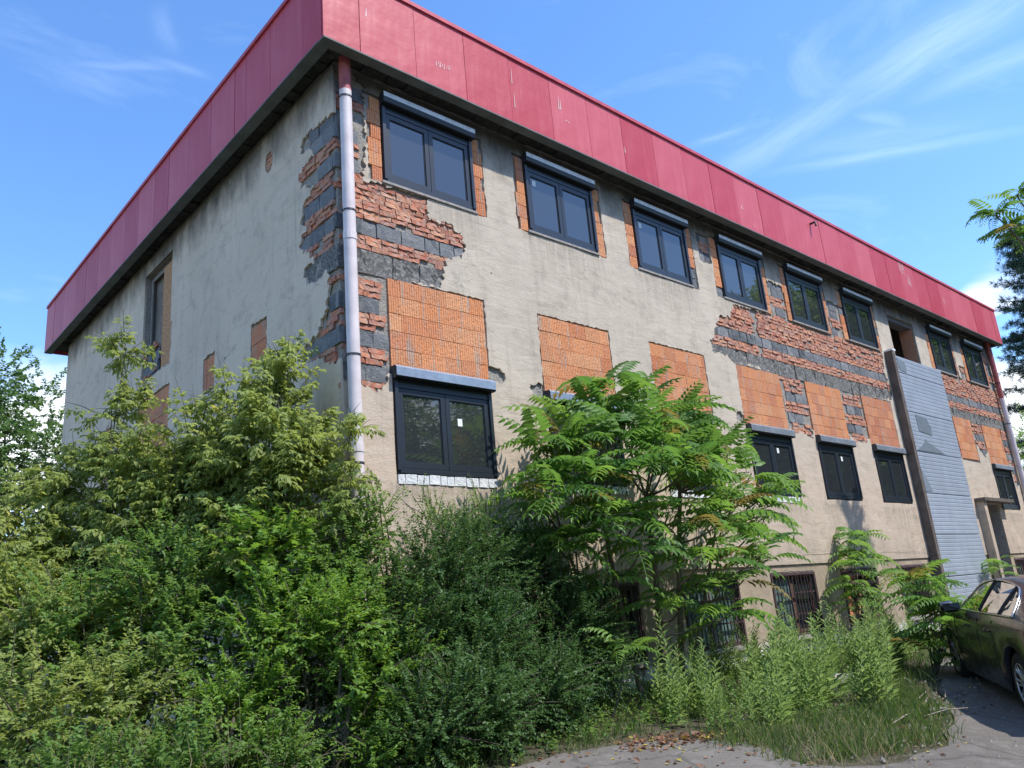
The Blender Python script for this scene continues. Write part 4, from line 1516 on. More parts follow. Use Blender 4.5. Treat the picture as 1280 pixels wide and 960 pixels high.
# thin sapling reaching above the others
shrub('sapling', 'thin leggy sapling with few leafy twigs rising above the bushes at far left', (-2.25, 1.6, .42),
      [((-1.86, 2.0, 5.15), (.16, .16, .22), .10), ((-1.72, 1.95, 4.45), (.22, .2, .16), .09), ((-2.0, 2.0, 4.35), (.2, .2, .14), .07), ((-1.95, 1.95, 3.8), (.35, .3, .22), .12)],
      T_ELDER, .13, 'leaf_elder', 3, 170, 10, .30, .5, srad=.014)
shrub('sapling', 'slim arching sapling with yellowish leaves leaning towards the white downpipe', (-.75, -.75, .42),
      [((-.24, -.62, 3.72), (.16, .12, .12), .07), ((-.37, -.75, 3.1), (.14, .14, .16), .06), ((-.5, -.7, 2.7), (.25, .2, .2), .10)],
      T_ELDER, .12, 'leaf_elder', 3, 170, 9, .24, .6, srad=.011)
shrub('dogwood_shrub', 'round-leaved green shrub at the foot of the building corner by the downpipe', (-.15, -.75, .42),
      [((-.30, -.62, 2.45), (.32, .3, .5), .8), ((.12, -.55, 2.75), (.12, .12, .42), .12), ((-.45, -.75, 1.9), (.5, .4, .6), 1.0), ((-.02, -.9, 1.5), (.5, .4, .6), 1.0)],
      T_LEAF, .062, 'leaf_mid', 7, 190, 22, .36, .25)
shrub('maple_sapling', 'bushy young maple with large bright lobed leaves in the middle of the left thicket', (-1.2, -.5, .42),
      [((-1.12, -.4, 2.5), (.42, .4, .32), .42), ((-1.05, -.6, 1.95), (.45, .4, .42), .55), ((-.8, -.5, 2.1), (.3, .3, .5), .3)],
      T_LOBED, .085, 'leaf_bright', 5, 170, 9, .34, .3)
shrub('hazel_shrub', 'mid-green leafy shrub low at left, below the box-elders', (-1.9, .1, .42),
      [((-1.85, .2, 2.2), (.6, .5, .6), .9), ((-2.53, .5, 1.7), (.6, .5, .6), .9), ((-1.7, -.3, 1.4), (.6, .5, .7), 1.0)],
      T_LEAF, .07, 'leaf_mid', 6, 170, 20, .38, .3)
shrub('hazel_shrub', 'low yellow-green shrub at bottom left corner of the photo', (-2.75, -.3, .42),
      [((-2.44, -.5, 1.15), (.55, .5, .5), .9), ((-3.04, -.3, 1.15), (.55, .5, .5), .9), ((-2.1, -.8, .8), (.45, .4, .35), .6)],
      T_LEAF, .062, 'leaf_elder', 5, 170, 20, .36, .3)
shrub('snowberry_shrub', 'bright green round-leaved shrub over the dark hollow beside the stone slab', (-.95, -1.25, .40),
      [((-1.2, -.95, 1.65), (.42, .35, .42), .7), ((-.74, -1.2, 1.70), (.38, .32, .42), .7), ((-.62, -1.4, 1.15), (.38, .3, .35), .5), ((-1.5, -1.0, 1.15), (.35, .3, .35), .45)],
      T_LEAF, .058, 'leaf_bright', 7, 200, 20, .32, .25)
shrub('snowberry_shrub', 'small lime-green shrub low in front, left of the stone slab', (-1.85, -1.1, .40),
      [((-1.84, -1.0, .95), (.36, .32, .35), .7), ((-1.5, -1.3, .75), (.3, .28, .25), .4)],
      T_LEAF, .055, 'leaf_bright', 5, 180, 18, .28, .25)
shrub('snowberry_shrub', 'leafy lime-green shrub in front of the building corner, right of the stone slab', (-.35, -1.55, .40),
      [((-.45, -1.5, .78), (.30, .28, .30), .6), ((-.15, -1.35, 1.25), (.3, .25, .35), .5), ((-.75, -1.75, .62), (.25, .22, .18), .3)],
      T_LEAF, .055, 'leaf_bright', 5, 190, 18, .26, .2)
shrub('nettle_patch', 'mid-green herb thicket filling the foot of the left shrubs', (-1.9, -1.5, .40),
      [((-2.3, -1.4, .70), (.5, .3, .28), .8), ((-1.5, -1.55, .62), (.3, .25, .2), .4), ((-2.9, -1.2, .75), (.5, .3, .3), .7), ((-1.2, -.4, 1.0), (.6, .4, .5), .9), ((-.5, -.5, .9), (.5, .4, .45), .9), ((-1.55, -.1, 1.75), (.55, .4, .5), .9), ((-.8, -.35, 1.35), (.5, .35, .5), .9)],
      T_LEAF, .055, 'leaf_mid', 6, 190, 18, .28, .2)
# ---- dark central bush
shrub('hawthorn_shrub', 'largest dark green small-leaved bush under the first lower window', (.7, -1.1, .40),
      [((.50, -.95, 2.0), (.65, .5, .62), 1.5), ((1.2, -.85, 2.15), (.6, .45, .62), 1.4), ((.68, -1.35, 1.3), (.75, .5, .7), 1.8), ((-.05, -1.15, 1.35), (.45, .4, .6), .9)],
      T_LEAF2, .045, 'leaf_dark', 9, 330, 26, .36, .15, twstem=60)
shrub('hawthorn_shrub', 'dark green small-leaved bush right of the largest one, beside the tree of heaven', (2.1, -1.0, .40),
      [((2.0, -.85, 2.1), (.6, .45, .6), 1.3), ((2.35, -1.1, 1.45), (.6, .45, .6), 1.4), ((2.65, -1.1, .95), (.45, .4, .4), .8)],
      T_LEAF2, .045, 'leaf_dark', 8, 330, 26, .36, .15, twstem=60)
shrub('hawthorn_shrub', 'low dark green bush at the asphalt edge in front of the others', (.7, -1.8, .37),
      [((1.41, -1.6, .85), (.6, .4, .45), 1.2), ((.3, -1.85, .85), (.6, .4, .45), 1.2), ((-.35, -1.9, .75), (.4, .35, .38), .6)],
      T_LEAF2, .045, 'leaf_dark', 7, 330, 26, .32, .15, twstem=60)
shrub('privet_shrub', 'pale feathery shoots of a shrub standing above the dark bush below the window', (1.5, -.7, .42),
      [((1.69, -.5, 2.75), (.45, .2, .28), .32), ((.85, -.55, 2.75), (.35, .2, .26), .22), ((1.3, -.5, 2.6), (.7, .2, .2), .3)],
      T_LEAF2, .04, 'leaf_mid', 6, 200, 20, .34, .2, srad=.009)

# ---------------------------------------------------------------- tree of heaven


def frond_template(n=11, seed=0, droop=.35):
    """one long pinnate leaf of unit length along +x"""
    r = np.random.default_rng(seed)
    parts = []
    lf = tmpl_leaf(1, .33, .05, .20, 4)
    pts = []
    for i in range(9):
        t = i / 8
        pts.append((t * (1 - .12 * t), .04 * math.sin(t * 3 + seed), .10 * math.sin(math.pi * t) - droop * t * t))
    pts = np.array(pts)
    w_ = .006
    V = np.vstack([pts + [0, w_, 0], pts - [0, w_, 0]])
    F = []
    for i in range(8):
        F += [(i, i + 1, i + 10), (i, i + 10, i + 9)]
    parts.append((V, np.array(F)))

    def at(t):
        return np.array([np.interp(t, np.linspace(0, 1, 9), pts[:, k]) for k in range(3)])
    up = np.array([0, 0, 1.0])
    for i in range(n):
        t = .16 + .80 * i / (n - 1)
        env = math.sin(math.pi * min(1, (.25 + .75 * t))) * .5 + .55
        ln = .27 * (env if t > .5 else 1.02) * r.uniform(.88, 1.1)
        tg = at(min(1, t + .03)) - at(t - .03)
        for s in (1, -1):
            d = tg / np.linalg.norm(tg) * .38 + np.array([0, s, 0]) + np.array([0, 0, -.30 + r.normal(0, .08)])
            parts.append((xform(lf[0], d, up, at(t + .01 * s), ln), lf[1]))
    parts.append((xform(lf[0], at(1) - at(.9), up, at(1), .15), lf[1]))
    return join(parts)


FR = [frond_template(9, 1, .26), frond_template(10, 2, .38), frond_template(8, 3, .16), frond_template(9, 4, .48)]


def rosette(lm, c, n, length, seed, upper=.55, azc=None, azs=math.pi):
    r = np.random.default_rng(seed)
    for i in range(n):
        az = r.uniform(0, 2 * math.pi) if azc is None else azc + r.uniform(-azs, azs)
        el = r.uniform(-.25, 1.15) * upper + .12
        d = np.array([[math.cos(az) * math.cos(el), math.sin(az) * math.cos(el), math.sin(el)]])
        p = np.array(c) + r.normal(0, .05, 3)
        # keep off the wall
        tip = p[1] + d[0, 1] * length
        if tip > -.10:
            d[0, 1] = (-.12 - p[1]) / length
        up = np.array([[0, 0, 1.0]]) + r.normal(0, .16, (1, 3))
        lm.add(FR[r.integers(0, 4)], p[None], d, up, [length * r.uniform(.75, 1.15)], tint=np.array([r.random()]))


ROS = [(4.17, -1.10, 4.35), (3.42, -0.90, 4.09), (2.65, -1.00, 3.61), (2.16, -0.80, 3.21), (4.95, -1.20, 4.15), (5.50, -1.30, 3.70), (6.64, -1.20, 3.45), (7.35, -1.00, 3.20), (2.81, -1.60, 3.10), (3.68, -1.70, 2.71), (5.21, -1.50, 2.66), (6.16, -1.30, 2.48), (4.07, -1.80, 2.05), (4.98, -1.40, 1.73), (2.44, -1.20, 2.77), (2.05, -1.30, 2.90), (3.61, -1.70, 3.54), (3.20, -1.50, 2.58), (3.20, -1.40, 3.73), (2.29, -0.90, 3.60), (4.80, -0.80, 4.25), (5.73, -0.80, 3.50), (6.51, -0.90, 3.04), (5.45, -1.9, 2.15), (4.3, -1.5, 3.1)]
ROS += [(3.75, -1.0, 4.45), (4.5, -1.3, 3.8), (3.0, -1.2, 3.75), (3.45, -1.9, 3.25), (4.0, -1.9, 3.3), (4.7, -1.8, 3.35), (5.1, -1.5, 3.2), (5.9, -1.4, 3.0), (6.2, -1.1, 3.75), (2.5, -1.3, 3.2), (2.2, -1.1, 2.45), (2.9, -1.6, 2.6), (4.4, -1.9, 2.5), (5.6, -1.5, 2.75), (6.9, -1.1, 2.75), (3.9, -1.5, 4.0), (5.3, -1.0, 4.1), (2.9, -.8, 4.0), (4.6, -1.7, 1.35)]
ROS += [(2.33,-1.30,2.28),(2.83,-1.30,1.89),(3.02,-1.70,2.22),(3.79,-1.60,1.53),(5.95,-1.20,1.83),(4.99,-1.50,2.21),(6.87,-1.10,2.11),(2.18,-1.10,2.68),(4.19,-1.60,2.53)]
tb = (4.15, -1.0, .42)
tree = empty('tree_of_heaven', tb)
tag(tree, 'big many-stemmed tree of heaven with long feathery leaves in front of the lower windows', 'tree')
lm = LM()
for i, c in enumerate(ROS):
    rosette(lm, c, (9 if i % 3 else 8) if c[2] > 3 else 6, .80, 40 + i, .92 if c[2] > 3.3 else .5)
link(bpy.data.objects.new('crown', lm.mesh('crown', 'leaf_ailanthus', tb)), tree)
trunks = [((.26, 0, 0), (4.75, -1.15, 3.1), .042), ((-.12, .02, 0), (3.9, -1.2, 3.0), .045), ((-.5, .05, 0), (3.15, -1.05, 2.9), .036), ((.32, -.05, 0), (5.5, -1.2, 2.7), .026), ((-.9, .1, 0), (2.5, -.95, 2.5), .026)]
ends = []
for k, (a, b, r_) in enumerate(trunks):
    bb = Vector(b) - Vector(tb)
    pts = curve_pts(a, bb, (rnd.uniform(-.08, .08), rnd.uniform(-.05, .05), 0), 8)
    MB().tube(pts, [r_ * (1.1 - t * .055) for t in range(9)], 8).build('trunk', 'bark', tree, smooth=True)
    ends.append((pts, r_))
for c in ROS:
    cc = Vector(c) - Vector(tb)
    best = min(((pts[i], r_, (cc - pts[i]).length + (2 if cc.z < pts[i].z + .1 else 0)) for pts, r_ in ends for i in range(3, 9)), key=lambda q: q[2])
    pts = curve_pts(best[0], cc, (0, 0, -.08), 5)
    MB().tube(pts, [.020 - .002 * t for t in range(6)], 5).build('limb', 'bark', tree, smooth=True)


def small_ail(base, tops, n, length, label, leafm='leaf_ailanthus_y', r_=.014, group=None, low=False):
    root = empty('tree_of_heaven', base)
    tag(root, label, 'sapling', group)
    lm = LM()
    for i, c in enumerate(tops):
        rosette(lm, c, n, length, int(abs(c[0]) * 100) + i, .5)
        pts = curve_pts((0, 0, 0), Vector(c) - Vector(base), (.04, -.03, .0), 6)
        MB().tube(pts, [r_ * (1.1 - .1 * t) for t in range(7)], 6).build('stem', 'young_bark', root, smooth=True)
    link(bpy.data.objects.new('crown', lm.mesh('crown', leafm, base)), root)
    return root


small_ail((10.45, -.5, .42), [(10.9, -.5, 2.3), (11.6, -.45, 2.45), (10.75, -.6, 1.95), (11.9, -.5, 1.7), (10.6, -.6, 1.25), (11.25, -.47, 2.50), (11.75, -.5, 1.98), (10.55, -.55, 1.62), (11.45, -.5, 2.15), (11.0, -.55, 1.5)], 6, .62, 'young light-green tree of heaven growing before the boarded basement window')
small_ail((7.4, -3.0, .30), [(8.15, -2.75, 1.62), (7.7, -3.2, 1.25), (8.35, -2.8, 1.2), (7.95, -3.1, 1.12), (7.6, -3.3, .95), (8.0, -2.9, 1.30), (7.9, -2.8, 1.55), (7.75, -3.05, 1.02), (8.25, -2.9, 1.42), (7.6, -3.1, .75), (7.85, -3.1, .88), (7.5, -3.1, .55)], 7, .60, 'young tree of heaven sprouting by the front wheel of the parked car', 'leaf_ailanthus', .012)
small_ail((2.2, -1.65, .38), [(2.40, -1.80, 1.2)], 8, .42, 'single bright fern-like sprout of tree of heaven poking from the dark bush')
small_ail((2.1, -1.0, .40), [(2.10, -1.25, 2.45), (2.3, -1.2, 2.35)], 8, .42, 'bright young tree of heaven rising behind the dark bush, left of the large tree')
small_ail((18.9, -.55, .42), [(18.9, -.5, 1.62), (19.05, -.45, 1.85)], 8, .5, 'small tree of heaven sprout in front of the silver cladding by the door')


# ---------------------------------------------------------------- background trees


def far_tree(name, label, base, height, crown, n, tm, size, leafm, group=None, trunk_r=.16, nl=12, seed=0, tl=.5, cat='tree', lobes=14):
    r = np.random.default_rng(seed)
    root = empty(name, base)
    tag(root, label, cat, group)
    lm = LM()
    cx, cy, cz, rx_, rz_ = crown
    cs = []
    for i in range(lobes):
        q = r.normal(size=3)
        q /= np.linalg.norm(q)
        cs.append((cx + q[0] * rx_ * .62, cy + q[1] * rx_ * .62, cz + q[2] * rz_ * .70))
    for c in cs:
        T = n // lobes
        q = unit(r.normal(size=(T, 3)))
        P = np.array(c) + q * (r.random(T) ** .45)[:, None] * np.array([rx_, rx_, rz_]) * .42
        twigs(lm, P, q * .8 + [0, 0, .25], tl * r.uniform(.6, 1.3, T), nl, tm, size, .3, .8, tintbase=np.full(T, r.random()))
    link(bpy.data.objects.new('crown', lm.mesh('crown', leafm)), root)
    MB().tube(curve_pts((0, 0, -.2), (cx, cy, cz + rz_ * .5), (.2, .1, 0), 8), [trunk_r * (1.05 - .11 * t) for t in range(9)], 8).build('trunk', 'bark', root, smooth=True)
    for c in cs:
        t = r.uniform(.35, .8)
        a = Vector((cx * t, cy * t, (cz + rz_ * .5) * t))
        if a.z > c[2]:
            a = a * (c[2] / a.z * .8)
        MB().tube(curve_pts(a, c, (0, 0, .1), 4), [trunk_r * .3 * (1 - .2 * t_) for t_ in range(5)], 5).build('limb', 'bark', root, smooth=True)
    return root


far_tree('poplar', 'light green tree with small leaves behind the far left corner of the building', (.35, 22.1, .3), 8, (.0, .0, 6.9, 2.8, 4.4), 1900, T_LEAF2, .15, 'leaf_far', seed=3, nl=22, trunk_r=.13, tl=.55, lobes=20)
far_tree('poplar', 'lower light green tree left of the one at the far corner', (-2.95, 23.7, .3), 6, (.0, .0, 4.4, 2.1, 2.8), 900, T_LEAF2, .14, 'leaf_far', seed=5, nl=22, trunk_r=.11, tl=.5)
far_tree('broadleaf_tree', 'green broadleaf tree behind the right end of the building', (33.5, 2.0, .3), 8, (.0, .0, 4.6, 2.4, 3.3), 500, T_LEAF2, .13, 'leaf_mid', seed=8, nl=18, trunk_r=.15, tl=.6)


def pine(base, h, label, seed=1):
    r = np.random.default_rng(seed)
    root = empty('pine_tree', base)
    tag(root, label, 'tree')
    MB().tube([(0, 0, -.3), (.05, 0, h * .5), (0, .05, h)], [.28, .18, .03], 8).build('trunk', 'bark', root, smooth=True)
    lm = LM()
    ndl = tmpl_leaf(1, .075, .0, .05, 2)
    z = 2.5
    while z < h - .3:
        k = r.integers(5, 8)
        span = (1 - (z / h) ** 1.3) * 3.9 + .5
        for i in range(k):
            az = r.uniform(0, 2 * math.pi)
            L_ = span * r.uniform(.6, 1.05)
            d = np.array([math.cos(az), math.sin(az), r.uniform(-.05, .28)])
            MB().tube([(0, 0, z), tuple(Vector((0, 0, z)) + Vector(d) * L_)], [.045, .012], 5).build('limb', 'bark', root)
            m = int(L_ * 20)
            t = r.uniform(.25, 1.03, m)
            tips = np.array([0, 0, z]) + d * (L_ * t)[:, None] + r.normal(0, .20, (m, 3)) * [1, 1, .5]
            nd = 22
            P = np.repeat(tips, nd, axis=0)
            D = r.normal(0, .8, (m * nd, 3)) + d * .7 + [0, 0, .35]
            lm.add(ndl, P, D, r.normal(size=(m * nd, 3)), r.uniform(.20, .34, m * nd), tint=np.repeat(r.random(m), nd))
        z += r.uniform(.45, .75)
    link(bpy.data.objects.new('crown', lm.mesh('crown', 'needle')), root)
    return root


pine((43.7, 2.35, .3), 20.0, 'tall dark blue-green pine beyond the right end of the building')
# branch of a tree of heaven entering at the right edge
bt = (14.15, -3.9, .2)
root = empty('tree_of_heaven', bt)
tag(root, 'tall tree of heaven whose topmost leaves reach in at the right edge against the sky', 'tree')
lm = LM()
for i, c in enumerate([(14.0, -3.70, 9.0), (14.1, -3.85, 8.6), (14.3, -4.1, 9.4), (14.5, -4.3, 8.5)]):
    rosette(lm, c, 10, .70, 300 + i, .5)
    MB().tube(curve_pts((.6, -.9, 6.4), Vector(c) - Vector(bt), (0, 0, -.1), 4), [.03, .026, .022, .018, .014], 6).build('limb', 'bark', root, smooth=True)
link(bpy.data.objects.new('crown', lm.mesh('crown', 'leaf_ailanthus', bt)), root)
MB().tube(curve_pts((2.2, -2.6, 0), (.6, -.9, 6.4), (.2, 0, 0), 6), [.07 - .006 * t for t in range(7)], 8).build('trunk', 'bark', root, smooth=True)

# row of trees across the yard behind the photographer (mirrored in the glass)
proto = far_tree('roadside_tree', 'tall broadleaf tree standing across the yard, seen only mirrored in the window panes', (-12, -27, 0), 12, (.0, .0, 7.2, 4.4, 5.2), 1700, T_LEAF2, .30, 'leaf_mid', group='trees across the yard', seed=12, nl=14, trunk_r=.25, tl=1.1, lobes=24)
for i, (x, y, s) in enumerate([(-3.5, -28, 1.15), (5, -26, 1.05), (13, -28, 1.2), (21, -27, .98), (29, -29, 1.15), (38, -26, 1.1), (47, -28, 1.2), (57, -27, 1.2), (-21, -29, 1.1), (-8, -33, 1.45), (1, -33, 1.4), (9, -34, 1.5), (17, -33, 1.4), (25, -34, 1.45), (34, -33, 1.45), (43, -34, 1.4), (53, -33, 1.5), (-17, -34, 1.4), (65, -31, 1.4), (36, -11, 1.35), (42, -13.5, 1.5), (48, -10.5, 1.45), (38, -16, 1.4), (55, -13, 1.5)]):
    c = copytree(proto)
    c.location = (x, y, 0)
    c.rotation_euler = (0, 0, i * 1.7)
    c.scale = (s, s, s * (1.0 + .06 * (i % 3)))

lm = LM()
r = np.random.default_rng(78)
for (x0, x1, y0, y1, n) in ((-25, 75, -32, -29, 3000), (33, 58, -15, -9.5, 1100)):
    P = np.stack([r.uniform(x0, x1, n), r.uniform(y0, y1, n), r.uniform(0, 4.2, n)], 1)
    twigs(lm, P, unit(r.normal(size=(n, 3))), r.uniform(.8, 1.6, n), 12, T_LEAF2, .42, .2, .8)
o = link(bpy.data.objects.new('undergrowth', lm.mesh('undergrowth', 'leaf_mid')))
tag(o, 'dense undergrowth below the trees across the yard, seen mirrored in the panes', 'undergrowth', kind='stuff')

# distant belt of woodland closing the horizon
lm = LM()
r = np.random.default_rng(77)
for (x0, x1, y0, y1, n) in ((-160, -30, 90, 150, 2500), (-30, 160, 95, 150, 3500), (130, 160, -140, 110, 2600), (-160, -140, -140, 100, 2200), (-150, 150, -150, -110, 3000)):
    P = np.stack([r.uniform(x0, x1, n), r.uniform(y0, y1, n), r.uniform(0, 1, n) ** .8], 1)
    P[:, 2] *= 5.5 + 2.5 * np.sin(P[:, 0] * .13) + 1.5 * np.sin(P[:, 1] * .31 + 2)
    q = unit(r.normal(size=(n, 3)))
    twigs(lm, P, q, r.uniform(1.2, 2.6, n), 9, T_LEAF2, 1.5, .2, .8)
o = link(bpy.data.objects.new('woodland_belt', lm.mesh('woodland_belt', 'leaf_mid')))
tag(o, 'distant belt of woodland along the horizon around the site', 'woodland', kind='stuff')

# ---------------------------------------------------------------- weeds


def weed_mesh(seed, h, nleaf, ln, tm=T_LANCE, plume=False):
    r = np.random.default_rng(seed)
    lm = LM()
    lean = r.normal(0, .06, 2)
    n = nleaf
    t = np.linspace(.06, 1, n)
    P = np.stack([lean[0] * t * t * h * 2, lean[1] * t * t * h * 2, t * h], 1)
    az = np.arange(n) * 2.4 + r.uniform(0, 6)
    D = np.stack([np.cos(az), np.sin(az), .85 + .6 * t + r.normal(0, .2, n)], 1)
    sc = ln * (1.05 - .65 * t ** 2) * r.uniform(.8, 1.2, n)
    lm.add(tm, P, D, np.tile([0, 0, 1.0], (n, 1)) + r.normal(0, .1, (n, 3)), sc)
    m = 7
    tt = np.linspace(0, 1, m)
    pts = np.stack([lean[0] * tt * tt * h * 2, lean[1] * tt * tt * h * 2, tt * h], 1)
    V, F = [], []
    for i, p in enumerate(pts):
        rr = .005 * (1.1 - tt[i])
        V += [p + [rr, 0, 0], p + [-rr * .5, rr * .87, 0], p + [-rr * .5, -rr * .87, 0]]
    for i in range(m - 1):
        for k in range(3):
            a, b = i * 3 + k, i * 3 + (k + 1) % 3
            F += [(a, b, b + 3), (a, b + 3, a + 3)]
    lm.raw(V, F, .3)
    return lm.mesh('weed_stalk', 'leaf_weed')


WM = [weed_mesh(i, h, n, ln) for i, (h, n, ln) in enumerate([(.95, 52, .17), (.80, 46, .17), (1.05, 58, .16), (.7, 38, .17), (.9, 48, .19), (.6, 34, .16), (1.25, 64, .16), (.85, 42, .19)])]
rw = random.Random(31)
WEED = [(2.6, -3.0), (3.2, -3.7), (4.0, -4.0), (5.0, -3.7), (6.2, -3.1), (7.4, -2.6), (9.5, -1.9), (11.5, -1.7), (12.5, -1.0), (9, -.7), (6.5, -.5), (4.6, -.8), (3.2, -1.3), (2.4, -2.2)]
n = 0
tries = 0
wl = 'tall narrow-leaved goldenrod stalk among the weeds between the wall and the asphalt'
while n < 215 and tries < 20000:
    tries += 1
    x, y = rw.uniform(2.2, 12.5), rw.uniform(-4.1, -.4)
    if not pip(np.array([(x, y)]), WEED)[0]:
        continue
    d = mnoise.noise(Vector((x * .9, y * .9, 2.0)))
    if d < .06:
        continue
    if 5.0 < x < 6.6 and -3.0 < y < -2.0 and rw.random() < .7:
        continue
    s = rw.uniform(.55, 1.12) * (.6 if x < 3.1 and y < -2.2 else 1) * (.75 if y > -2.0 else 1)
    o = inst('weed_stalk', WM[rw.randrange(8)], None, (x, y, hg(x, y) - .02), (rw.uniform(-.22, .22), rw.uniform(-.22, .22), rw.uniform(0, 6.28)), (s, s, s))
    tag(o, wl, 'weed', 'goldenrod stalks in the weed bed')
    n += 1


def tufts(name, label, spots, n_per, hgt, mat, width=.006, rad=.12, seed=0, kind='stuff', cat='grass'):
    r = np.random.default_rng(seed)
    lm = LM()
    for (x, y) in spots:
        z = hg(x, y) - .01
        k = n_per
        P = np.stack([x + r.normal(0, rad, k), y + r.normal(0, rad, k), np.full(k, z)], 1)
        D = np.stack([r.normal(0, .45, k), r.normal(0, .45, k), np.ones(k)], 1)
        blade = (np.array([(0, -width, 0), (0, width, 0), (.55, width * .7, .05), (.55, -width * .7, .05), (1, 0, -.12)]), np.array([(0, 1, 2), (0, 2, 3), (3, 2, 4)]))
        sc = hgt * r.uniform(.5, 1.2, k)
        blade = (blade[0] / np.array([1, hgt, 1]), blade[1])
        lm.add(blade, P, D, r.normal(size=(k, 3)), sc)
    o = link(bpy.data.objects.new(name, lm.mesh(name, mat)))
    tag(o, label, cat, kind=kind)
    return o


def scatter(poly, n, seed, clump=0.0):
    rr = random.Random(seed)
    xs = [p[0] for p in poly]
    ys = [p[1] for p in poly]
    out = []
    while len(out) < n:
        p = (rr.uniform(min(xs), max(xs)), rr.uniform(min(ys), max(ys)))
        if pip(np.array([p]), poly)[0] and (not clump or mnoise.noise(Vector((p[0] * 1.3, p[1] * 1.3, seed))) > clump - .35):
            out.append(p)
    return out


tufts('grass', 'short green grass and weeds covering the strip between wall and asphalt', scatter([(-6, -3.6), (-1.5, -3.2), (.2, -2.2), (2.0, -2.6), (3.4, -4.5), (5.4, -3.8), (8.4, -2.5), (14, -2.2), (16, -.5), (16, -.02), (0, -.05), (-.1, 6), (-6, 6)], 1500, 3, .30), 20, .15, 'grass_green', .005, .14, 1)
tufts('verge_grass', 'low green grass on the bare soil of the verge beside the asphalt', scatter([(1.9, -3.9), (2.2, -3.0), (3.3, -3.0), (4.6, -3.4), (6.2, -3.2), (5.0, -4.0), (3.4, -4.5), (2.3, -4.3)], 170, 15), 26, .17, 'grass_green', .005, .10, 21)
tufts('dry_grass', 'straw-coloured dry grass along the ragged asphalt edge', scatter([(1.9, -4.2), (2.1, -3.4), (2.5, -2.8), (3.3, -3.6), (4.3, -4.0), (3.6, -4.5), (2.4, -4.6)], 45, 5), 11, .20, 'grass_dry', .0035, .12, 2)
tufts('tall_grass', 'tall grass stalks growing between the goldenrod', scatter(WEED, 110, 6, .35), 8, .45, 'grass_green', .004, .15, 4)
tufts('dry_stalks', 'thin pale dry stalks standing at the bottom left among the shrubs', scatter([(-3.2, -1.6), (-1.6, -1.8), (-1.4, -1.2), (-3.2, -1.0)], 14, 7), 7, .85, 'grass_dry', .004, .1, 6)
# ground-cover herbs below the shrubs
lm = LM()
P2 = np.array(scatter([(-6, -1.7), (-1.9, -2.1), (-.3, -2.3), (1.6, -2.35), (3.3, -3.4), (5.5, -2.9), (7.5, -2.2), (12, -1.4), (12, -.1), (0, -.15), (-.2, 5), (-6, 5)], 2600, 9))
P3 = np.column_stack([P2, [hg(a, b) + .02 for a, b in P2]])
q = NR.normal(size=P3.shape)
q[:, 2] = np.abs(q[:, 2]) * 1.4 + .5
twigs(lm, P3, q, NR.uniform(.12, .34, len(P3)), 12, T_LEAF2, .055, .2, .8)
o = link(bpy.data.objects.new('ground_cover', lm.mesh('ground_cover', 'leaf_mid')))
tag(o, 'low leafy ground cover under the shrubs and along the wall', 'ground cover', kind='stuff')
# fallen leaves at the asphalt edge
lm = LM()
P2 = np.array(scatter([(1.2, -2.75), (2.35, -3.1), (2.6, -2.9), (2.1, -2.5), (1.4, -2.35)], 260, 10) + scatter([(.1, -2.7), (2.0, -4.2), (2.9, -4.4), (2.5, -2.8), (.3, -2.1)], 160, 12) + scatter([(2.5, -5), (7, -4), (7, -3.3), (3, -4)], 90, 13))
P3 = np.column_stack([P2, [hg(a, b) + .022 for a, b in P2]])
q = NR.normal(size=P3.shape)
q[:, 2] *= .25
lm.add(T_LEAF2, P3, q, np.tile([0, 0, 1.0], (len(P3), 1)) + NR.normal(0, .4, P3.shape), NR.uniform(.03, .075, len(P3)))
o = link(bpy.data.objects.new('fallen_leaves', lm.mesh('fallen_leaves', 'litter')))
tag(o, 'drift of brown and red fallen leaves on the asphalt edge', 'leaves', kind='stuff')
# gravel and crumbs
mb = MB()
for i in range(900):
    if i < 500:
        x, y = rw.uniform(2.2, 8), rw.uniform(-5.2, -2.6)
    else:
        x, y = rw.uniform(4, 16), rw.uniform(-1.6, -.1)
    s = rw.uniform(.006, .028)
    z = hg(x, y) + .008
    mb.poly([(x - s, y, z), (x, y - s * .8, z), (x + s * 1.1, y, z), (x, y + s, z), (x, y, z + s * rw.uniform(.6, 1.1)), ], [(0, 1, 4), (1, 2, 4), (2, 3, 4), (3, 0, 4)])
o = mb.build('gravel', 'stone')
tag(o, 'loose gravel and crumbs of rubble scattered on the yard', 'gravel', kind='stuff')

# loose things on the ground


def rough_box(l, wd, h, mat, name, seed, amp=.03):
    r = random.Random(seed)
    bm = bmesh.new()
    bmesh.ops.create_cube(bm, size=1.0)
    bmesh.ops.subdivide_edges(bm, edges=bm.edges, cuts=5, use_grid_fill=True)
    for v in bm.verts:
        p = Vector((v.co.x * l, v.co.y * wd, (v.co.z + .5) * h))
        nn = mnoise.noise_vector(p * 6 + Vector((seed, 0, 0)))
        v.co = p + nn * amp
    me = bpy.data.meshes.new(name)
    bm.to_mesh(me)
    bm.free()
    me.materials.append(MAT[mat])
    return me


